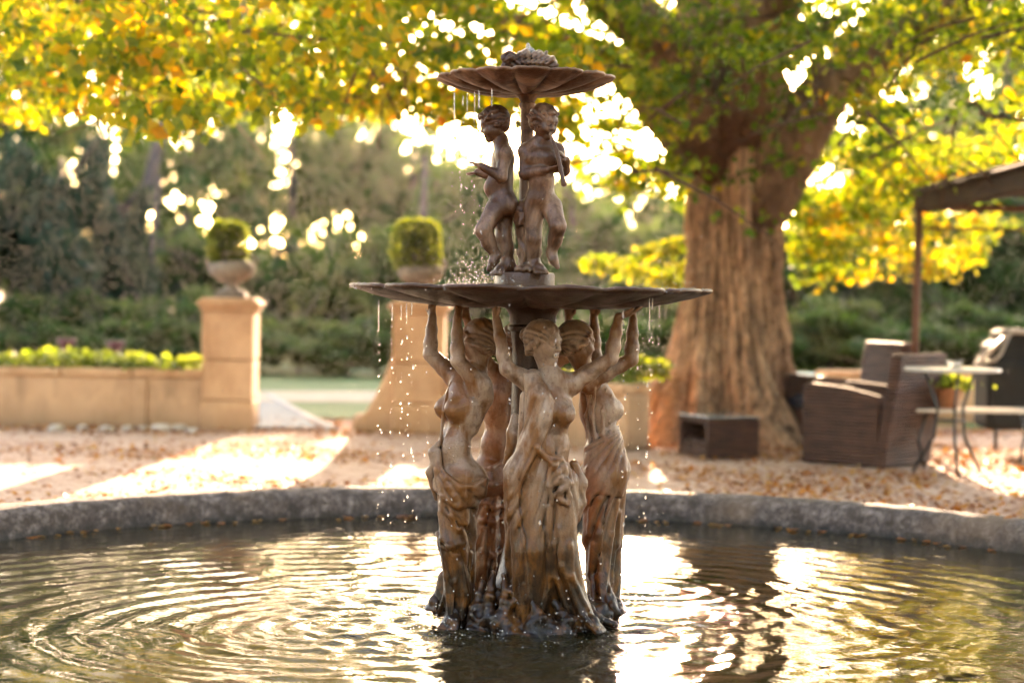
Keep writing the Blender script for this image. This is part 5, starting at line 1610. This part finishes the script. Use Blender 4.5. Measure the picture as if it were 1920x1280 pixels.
# round metal table
M_WHITE = simple_mat('white_enamel', (.50, .48, .43), (.58, .56, .50), 6, .25, .1, .002)
M_BLACK = simple_mat('black_iron', (.004, .005, .004), (.010, .011, .009), 12, .45, .2, .002)
tc = P(1786, 690, 6.2)
t = empty('garden_table', (tc.x, 6.2, GZ)); tag(t, 'round white-topped metal garden table right of the armchairs', 'table')
zt_ = tc.z - GZ
b = MB(); b.lathe([(.30, zt_ - .022), (.325, zt_ - .02), (.33, zt_ - .008), (.325, zt_), (.30, zt_ + .002)], n=48); auto_smooth(b.build('table_top', M_WHITE, t), 40)
for k in range(3):
    q = 2 * math.pi * k / 3 + .5; d = Vector((math.cos(q), math.sin(q), 0))
    b = MB(); b.tube([d * .20 + Vector((0, 0, zt_ - .02)), d * .10 + Vector((0, 0, zt_ * .62)), d * .12 + Vector((0, 0, zt_ * .35)), d * .27 + Vector((0, 0, .0))], .011, 8); b.build('leg', M_BLACK, t, True)
b = MB(); b.lathe([(.09, zt_ * .5), (.10, zt_ * .5 + .006), (.09, zt_ * .5 + .012)], n=24); b.build('ring', M_BLACK, t)
# small glass dish on it
dd = empty('glass_dish', (tc.x + .01, 6.2, GZ + zt_ + .003)); tag(dd, 'small glass dish gleaming on the white garden table', 'dish')
b = MB(); b.lathe([(.03, 0), (.034, .004), (.05, .03), (.058, .05), (.054, .05), (.046, .03), (.02, .008)], n=28)
mg2, nt, bb, _ = new_mat('dish_glass'); bb.inputs['Base Color'].default_value = (.9, .92, .9, 1); bb.inputs['Roughness'].default_value = .04; bb.inputs['Transmission Weight'].default_value = .8
auto_smooth(b.build('bowl', mg2, dd), 40)

# lattice bench of painted metal with a potted plant on it
bz = P(1820, 768, 6.9); BZ = bz.z - GZ
t = empty('lattice_bench', (P(1825, 768, 6.9).x, 6.9, GZ)); tag(t, 'metal lattice bench with black legs under the garden table', 'bench')
M_LAT = simple_mat('pale_lattice_metal', (.50, .47, .42), (.62, .58, .52), 10, .3, .1, .002, metallic=.3)
Lb, Db = .98, .40
for sy in (-1, 1): MB().box((0, sy * Db / 2, BZ), (Lb, .022, .022), None, .004).build('seat_rail', M_LAT, t)
for sx in (-1, 1): MB().box((sx * Lb / 2, 0, BZ), (.022, Db, .022), None, .004).build('seat_rail', M_LAT, t)
for k in range(36):
    x = -Lb / 2 + (k + .5) * Lb / 36
    MB().box((x, 0, BZ + .004), (.006, Db - .02, .010), Matrix.Rotation(.35, 3, 'Z')).build('slat', M_LAT, t)
for k in range(12):
    y = -Db / 2 + (k + .5) * Db / 12
    MB().box((0, y, BZ - .006), (Lb - .02, .006, .008)).build('cross_slat', M_LAT, t)
for sx in (-1, 1):
    for sy in (-1, 1):
        b = MB(); b.tube([(sx * (Lb / 2 - .12), sy * (Db / 2 - .03), BZ - .01), (sx * (Lb / 2 - .06), sy * (Db / 2), BZ * .5), (sx * (Lb / 2 - .10), sy * (Db / 2 + .02), .0)], .011, 8); b.build('leg', M_BLACK, t, True)
M_TERRA = simple_mat('terracotta', (.34, .135, .062), (.44, .19, .095), 9, .8, .3, .004)
fp = empty('flower_pot', (P(1778, 757, 6.9).x, 6.9, GZ + BZ + .012)); tag(fp, 'terracotta pot standing on the lattice bench', 'flower pot')
b = MB(); b.lathe([(.062, 0), (.066, .004), (.088, .105), (.089, .108), (.100, .110), (.102, .142), (.094, .144), (.088, .12)], n=36); auto_smooth(b.build('pot', M_TERRA, fp), 40)
b = MB(); b.lathe([(.001, .118), (.089, .122), (.001, .126)], n=24); b.build('soil', simple_mat('soil', (.03, .02, .012), (.05, .034, .02), 20), fp)
pl = empty('potted_plant', (fp.location.x, 6.9, fp.location.z + .12)); tag(pl, 'yellow-green plant growing in the terracotta pot', 'plant')
rng = np.random.default_rng(77); n = 240
u = rng.normal(size=(n, 3)) * np.array([.085, .085, .035]); u[:, 2] = np.abs(u[:, 2]) + .02 + .05 * rng.random(n) - .25 * (u[:, 0] ** 2 + u[:, 1] ** 2) / .02 * .03
me = leaves_mesh('foliage', u.astype(np.float32), rng.uniform(.035, .06, n), rng, .62 + .2 * rng.normal(size=n), .3, False, .3)
tag(mesh_obj('foliage', me, M_IVY, pl), kind='stuff')
b = MB(); rs = random.Random(3)
for k in range(14): b.tube([(0, 0, -.01), (rs.uniform(-.06, .06), rs.uniform(-.06, .06), .07)], .003, 5)
b.build('stems', M_BARK2, pl)['kind'] = 'stuff'
# wooden stool behind the bench
M_WOODP = simple_mat('pale_wood', (.36, .24, .15), (.48, .34, .22), 10, .7, .3, .003, (1, 1, .2))
gs = G(1776, 812)
t = empty('wooden_stool', (gs.x, gs.y + .1, GZ)); tag(t, 'small pale wooden stool behind the lattice bench', 'stool')
MB().box((0, 0, .27), (.30, .26, .028), None, .006).build('seat', M_WOODP, t)
for sx in (-1, 1):
    for sy in (-1, 1): MB().box((sx * .12, sy * .10, .127), (.034, .034, .256), None, .004).build('leg', M_WOODP, t)
    MB().box((sx * .12, 0, .09), (.022, .166, .03), None, .003).build('stretcher', M_WOODP, t)
for sy in (-1, 1): MB().box((0, sy * .10, .05), (.206, .022, .03), None, .003).build('stretcher', M_WOODP, t)

# dark covered garden swing with a pale tube frame
M_TUBE = simple_mat('cream_tube', (.32, .27, .21), (.42, .36, .29), 8, .35, .1, .002)
M_CANVAS = simple_mat('dark_canvas', (.006, .005, .003), (.012, .010, .005), 10, .8, .4, .01)
ys = 8.4
o0 = P(1908, 760, ys)
t = empty('covered_lounger', (o0.x, ys, GZ)); tag(t, 'dark canvas-covered lounge seat with a cream tube frame at the right edge', 'lounger')
sd_ = Sdf(); lp = lambda px, py, dy: np.array(P(px, py, ys + dy), np.float32)
sd_.box(lp(1915, 740, .1), (.33, .26, .27), None, .05, .05)
sd_.box(lp(1918, 680, .1), (.30, .22, .16), None, .05, .08)
sd_.box(lp(1935, 650, .1), (.30, .2, .14), None, .05, .05)
me = sd_.mesh('canvas', .016); me.transform(Matrix.Translation(-t.location)); mesh_obj('canvas', me, M_CANVAS, t)
b = MB(); L0 = lambda px, py, dy=0: P(px, py, ys + dy) - t.location
b.tube([L0(1838, 678, -.16), L0(1890, 626, -.16), L0(1902, 622, -.16), L0(1990, 626, -.16)], .017, 10); b.build('frame_tube', M_TUBE, t, True)
b = MB(); b.tube([L0(1893, 626, -.163), L0(1876, 664, -.163), L0(1866, 675, -.163), L0(1838, 679, -.163)], .014, 10); b.build('frame_tube', M_TUBE, t, True)
for px in (1868, 1975):
    b = MB(); b.tube([(L0(px, 760).x, 0, .30), (L0(px, 760).x, 0, -.002)], .016, 8); b.build('leg', M_BLACK, t, True)

# turquoise sun lounger glimpsed between trunk and chair
M_TURQ = simple_mat('turquoise_cushion', (.12, .42, .38), (.22, .55, .50), 6, .6, .2, .004)
gl = P(1515, 700, 13.0)
t = empty('sun_lounger', (gl.x, 13.0, GZ)); tag(t, 'turquoise-cushioned sun lounger on the lawn between trunk and chair', 'sun lounger')
MB().box((.1, 0, .30), (1.3, .6, .05), None, .01).build('frame', M_WHITE, t)
MB().box((.25, 0, .37), (.95, .56, .085), None, .03).build('seat_cushion', M_TURQ, t)
MB().box((-.30, 0, .47), (.5, .56, .085), Matrix.Rotation(rad(38), 3, 'Y'), .03).build('back_cushion', M_TURQ, t)
for sx in (-.45, .68):
    for sy in (-.26, .26): MB().box((sx, sy, .135), (.04, .04, .28), None, .005).build('leg', M_WHITE, t)
gw = P(1562, 712, 11.5)
low_wall('garden_wall', (gw.x - .12, 11.5, 0), (gw.x + 1.6, 11.9, 0), 'short piece of low ochre wall behind the farther armchair', 3)

# two dark red pedestal planters behind the left wall
M_DRED = simple_mat('dark_red_glaze', (.10, .028, .045), (.15, .045, .065), 8, .35, .2, .003)
for px, lb in ((125, 'left one of two dark red pedestal planters behind the wall'), (217, 'right one of two dark red pedestal planters behind the wall')):
    q = P(px, 640 if px < 200 else 645, 13.6)
    t = empty('pedestal_planter', (q.x, 13.6, GZ)); tag(t, lb, 'planter', 'dark red pedestal planters')
    zq = q.z - GZ
    b = MB(); b.lathe([(.12, 0), (.12, .03), (.045, .06), (.035, zq * .5), (.04, zq - .10), (.06, zq - .06)], n=28); auto_smooth(b.build('pedestal', M_DRED, t), 40)
    b = MB(); b.lathe([(.05, zq - .065), (.07, zq - .05), (.095, zq - .01), (.105, zq + .028), (.098, zq + .03), (.085, zq - .0)], n=28); auto_smooth(b.build('bowl', M_DRED, t), 40)

# stones along the foot of the left wall
M_PEB = simple_mat('pale_pebble', (.40, .33, .27), (.55, .47, .40), 8, .85, .4, .006)
rs = random.Random(12)
for k, px in enumerate((105, 155, 200, 238, 268, 302, 335, 360)):
    g = G(px, 808 + rs.uniform(-2, 3)); g.y = min(g.y, gA.y - .24 - rs.uniform(0, .06))
    s = Sdf(); r = rs.uniform(.045, .075)
    s.ell((0, 0, r * .35), (r * 1.3, r * .9, r * .6), None, .01); s.ell((r * .4, .01, r * .4), (r * .8, r * .8, r * .5), None, .01)
    o = mesh_obj('loose_stone', s.mesh('loose_stone', .016), M_PEB, None, (g.x, g.y, GZ - .004)); o.rotation_euler.z = rs.uniform(0, 6)
    tag(o, 'pale loose stone at the foot of the left garden wall, ' + nth(k, 8), 'stone', 'loose stones along the foot of the left wall')

# single leaves lying on the pool rim and floating by it
lf = leaves_mesh('fallen_leaf', np.zeros((1, 3), np.float32), .06, np.random.default_rng(1), np.array([.45]), 9.0, False, 0.0)
lf.materials.append(M_FALL)
lf2 = leaves_mesh('fallen_leaf', np.zeros((1, 3), np.float32), .05, np.random.default_rng(2), np.array([.8]), 9.0, False, 0.0)
lf2.materials.append(M_FALL)
for k in range(34):
    q = rs.uniform(rad(38), rad(142)); r = PR + rs.choice((.08, .14, .20))
    o = bpy.data.objects.new('fallen_leaf', (lf, lf2)[k % 2]); COL.objects.link(o)
    o.location = (PC.x + r * math.cos(q), PC.y + r * math.sin(q), .158); o.rotation_euler = (rs.uniform(-.3, .3), rs.uniform(-.3, .3), rs.uniform(0, 6.28))
    tag(o, 'dry leaf lying on the stone rim of the pool', 'leaf', 'dry leaves on the pool rim')

for k in range(70):
    q = rs.uniform(rad(35), rad(145)); r = PR - abs(rs.gauss(.01, .05)) - .012
    o = bpy.data.objects.new('floating_leaf', (lf, lf2)[k % 2]); COL.objects.link(o)
    o.location = (PC.x + r * math.cos(q), PC.y + r * math.sin(q), .006); o.rotation_euler = (0, 0, rs.uniform(0, 6.28))
    tag(o, 'dry leaf floating on the water along the far rim', 'leaf', 'leaves adrift on the pool')

# ---------------- falling water
M_DROP, nt, b, _ = new_mat('water_drop')
b.inputs['Base Color'].default_value = (1, 1, 1, 1); b.inputs['Roughness'].default_value = .10; b.inputs['IOR'].default_value = 1.33; b.inputs['Transmission Weight'].default_value = .8
b.inputs['Specular IOR Level'].default_value = 1.0
def drops_mesh(name, pts):
    """pts: (x, y, z, r, stretch)"""
    lat = [(-1, 0), (-.55, .83), (.2, .98), (.75, .66), (1, 0)]
    v, f = [], []
    for x, y, z, r, st in pts:
        b0 = len(v); n = 7
        for zz_, rr_ in lat:
            if rr_ == 0: v.append((x, y, z + zz_ * r * st))
            else:
                for k in range(n): v.append((x + rr_ * r * math.cos(6.2832 * k / n), y + rr_ * r * math.sin(6.2832 * k / n), z + zz_ * r * st))
        for k in range(n):
            k2 = (k + 1) % n
            f.append((b0, b0 + 1 + k2, b0 + 1 + k)); f.append((b0 + 1 + 3 * n, b0 + 1 + 2 * n + k, b0 + 1 + 2 * n + k2))
            for i in range(2): f.append((b0 + 1 + i * n + k, b0 + 1 + i * n + k2, b0 + 1 + (i + 1) * n + k2, b0 + 1 + (i + 1) * n + k))
    me = bpy.data.meshes.new(name); me.from_pydata(v, [], f); me.polygons.foreach_set('use_smooth', [True] * len(me.polygons)); me.update()
    return me
rs = random.Random(33); pts = []
def stream(px0, py0, py1, y, drift=0.0, dense=9.0, r=.0042, cont=0):
    cont *= rs.uniform(.8, 1.9)
    """drops falling from (px0, py0) to py1; the first cont pixels hang as a thread"""
    py = py0
    while py < py1:
        t = (py - py0) / max(py1 - py0, 1)
        px = px0 + drift * t ** 1.3 + rs.uniform(-1, 1) * (.4 if py - py0 < cont else 1 + 6 * t)
        p = P(px, py, y + rs.uniform(-.01, .01) * (1 + 4 * t))
        if py - py0 < cont: pts.append((p.x, p.y, p.z, (.0013 + .0009 * rs.random()) * (1 if rs.random() > .08 else 1.7), 4.2)); py += 3.2
        else:
            pts.append((p.x, p.y, p.z, r * .78 * rs.uniform(.3, 1.05) * (1 if rs.random() > .12 else 1.4), rs.choice((1.0, 1.2, 1.6, 2.4)))); py += dense * rs.uniform(.3, 2.6) * (1 + 1.4 * t)
yl = -.22
for a in ((710, 566, 1000, -.10, 4, 9, .0050, 38), (735, 575, 990, -.25, -3, 10, .0045, 20), (752, 574, 1010, -.3, 4, 10, .0045, 22), (762, 572, 960, -.28, 9, 10, .0045, 40), (772, 570, 1020, -.3, 3, 11, .0042, 14), (800, 580, 900, -.3, -2, 16, .004, 0),
          (955, 572, 1000, -.62, -8, 11, .0036, 0), (1020, 580, 980, -.64, -4, 13, .0036, 0), (1042, 600, 1150, -.62, 0, 18, .0040, 0), (1168, 585, 1010, -.48, 3, 11, .0046, 6), (1218, 560, 1010, -.35, -5, 10, .0046, 60), (1224, 550, 900, -.35, -6, 12, .004, 30), (1236, 575, 1000, -.3, -4, 12, .0045, 18), (1196, 600, 1060, -.4, 6, 13, .0042, 0), (1205, 590, 980, -.3, 0, 15, .004, 0), (885, 590, 1000, -.6, -2, 16, .004, 0), (845, 600, 1050, -.58, 3, 18, .0038, 0)):
    stream(*a[:3], a[3], *a[4:])
for a in ((852, 176, 520, -.12, -2, 11, .0040, 34), (868, 182, 480, -.14, 3, 12, .0036, 12), (876, 178, 530, -.16, -4, 11, .0038, 28), (890, 176, 530, -.2, -6, 12, .0040, 30), (898, 172, 480, -.22, 3, 14, .0032, 20), (922, 168, 300, -.25, 0, 14, .003, 24), (862, 300, 538, -.1, 10, 9, .0036, 0), (905, 390, 538, -.15, -8, 9, .0036, 0), (885, 340, 538, -.05, 4, 10, .0036, 0)):
    stream(*a[:3], a[3], *a[4:])
for k in range(330):                       # splash on the lower basin, left of the boys
    px = 900 + rs.gauss(0, 36); py = 536 - abs(rs.gauss(0, 30)) * (1.0 if rs.random() < .5 else .4)
    p = P(px, py, rs.uniform(-.3, .1)); pts.append((p.x, p.y, p.z, rs.uniform(.0010, .0030), 1.0))
for k in range(150):
    px = rs.uniform(1040, 1310); py = 542 + (px - 990) * .016 - abs(rs.gauss(0, 14)); p = P(px, py, rs.uniform(-.4, .2)); pts.append((p.x, p.y, p.z, rs.uniform(.0008, .0020), 1.0))
for k in range(420):                       # beads clinging to the lip of the basin
    q = rs.uniform(0, 6.283); rr_ = .66 + rs.uniform(-.03, .012); c = P(993, 541, 0)
    pts.append((c.x + rr_ * math.cos(q), c.y + rr_ * math.sin(q), c.z + rs.uniform(-.012, .010), rs.uniform(.0012, .0030), 1.0))
for k in range(700):                       # spray round the foot
    q = rs.uniform(0, 6.283); rr_ = abs(rs.gauss(.42, .16)); h = abs(rs.gauss(0, .05)) if rs.random() < .7 else abs(rs.gauss(0, .2))
    pts.append((.06 + rr_ * math.cos(q), rr_ * math.sin(q) * 1.2, .004 + h, rs.uniform(.0012, .0034), 1.0))
for k in range(260):                       # stray drops in the air
    px, py = rs.gauss(960, 190), rs.uniform(330, 1130); p = P(px, py, rs.uniform(-.5, .4)); pts.append((p.x, p.y, p.z, rs.uniform(.0008, .0022), 1.0))
tag(mesh_obj('falling_drops', drops_mesh('falling_drops', pts), M_DROP), 'strings and sprays of water drops falling from the fountain basins', 'water drops', kind='stuff')
# little jet bubbling over the finial
s = Sdf()
a = np.array(P(992, 100, -.01), np.float32); bq = np.array(P(990, 84, -.01), np.float32)
s.rc(a, bq, .014, .007, .01); s.ell(np.array(P(997, 97, -.02), np.float32), (.012, .012, .014), None, .01)
tag(mesh_obj('water_jet', s.mesh('water_jet', .003), M_DROP), 'small bubble of water welling over the top of the fountain', 'water jet')
# water standing in the lower basin
b = MB(); c = P(993, 545, 0); n = 56
b.add([(c.x + .612 * math.cos(2 * math.pi * k / n), c.y + .612 * math.sin(2 * math.pi * k / n), c.z - .008) for k in range(n)], [tuple(range(n))])
tag(b.build('basin_water', bpy.data.materials['pool_water']), kind='structure')
# ================================================================ hazy air under the low sun
m, nt, b, out = new_mat('haze_air')
nt.nodes.remove(b)
vol = nt.nodes.new('ShaderNodeVolumePrincipled')
vol.inputs['Color'].default_value = (1.0, .97, .92, 1)
vol.inputs['Density'].default_value = .00018
vol.inputs['Anisotropy'].default_value = .72
nt.links.new(vol.outputs[0], out.inputs['Volume'])
hz = MB(); hz.box((0, 26, 5.5), (190, 90, 13.0))
tag(hz.build('haze', m), 'thin sunlit haze hanging over the court and the wood', 'haze', kind='stuff')
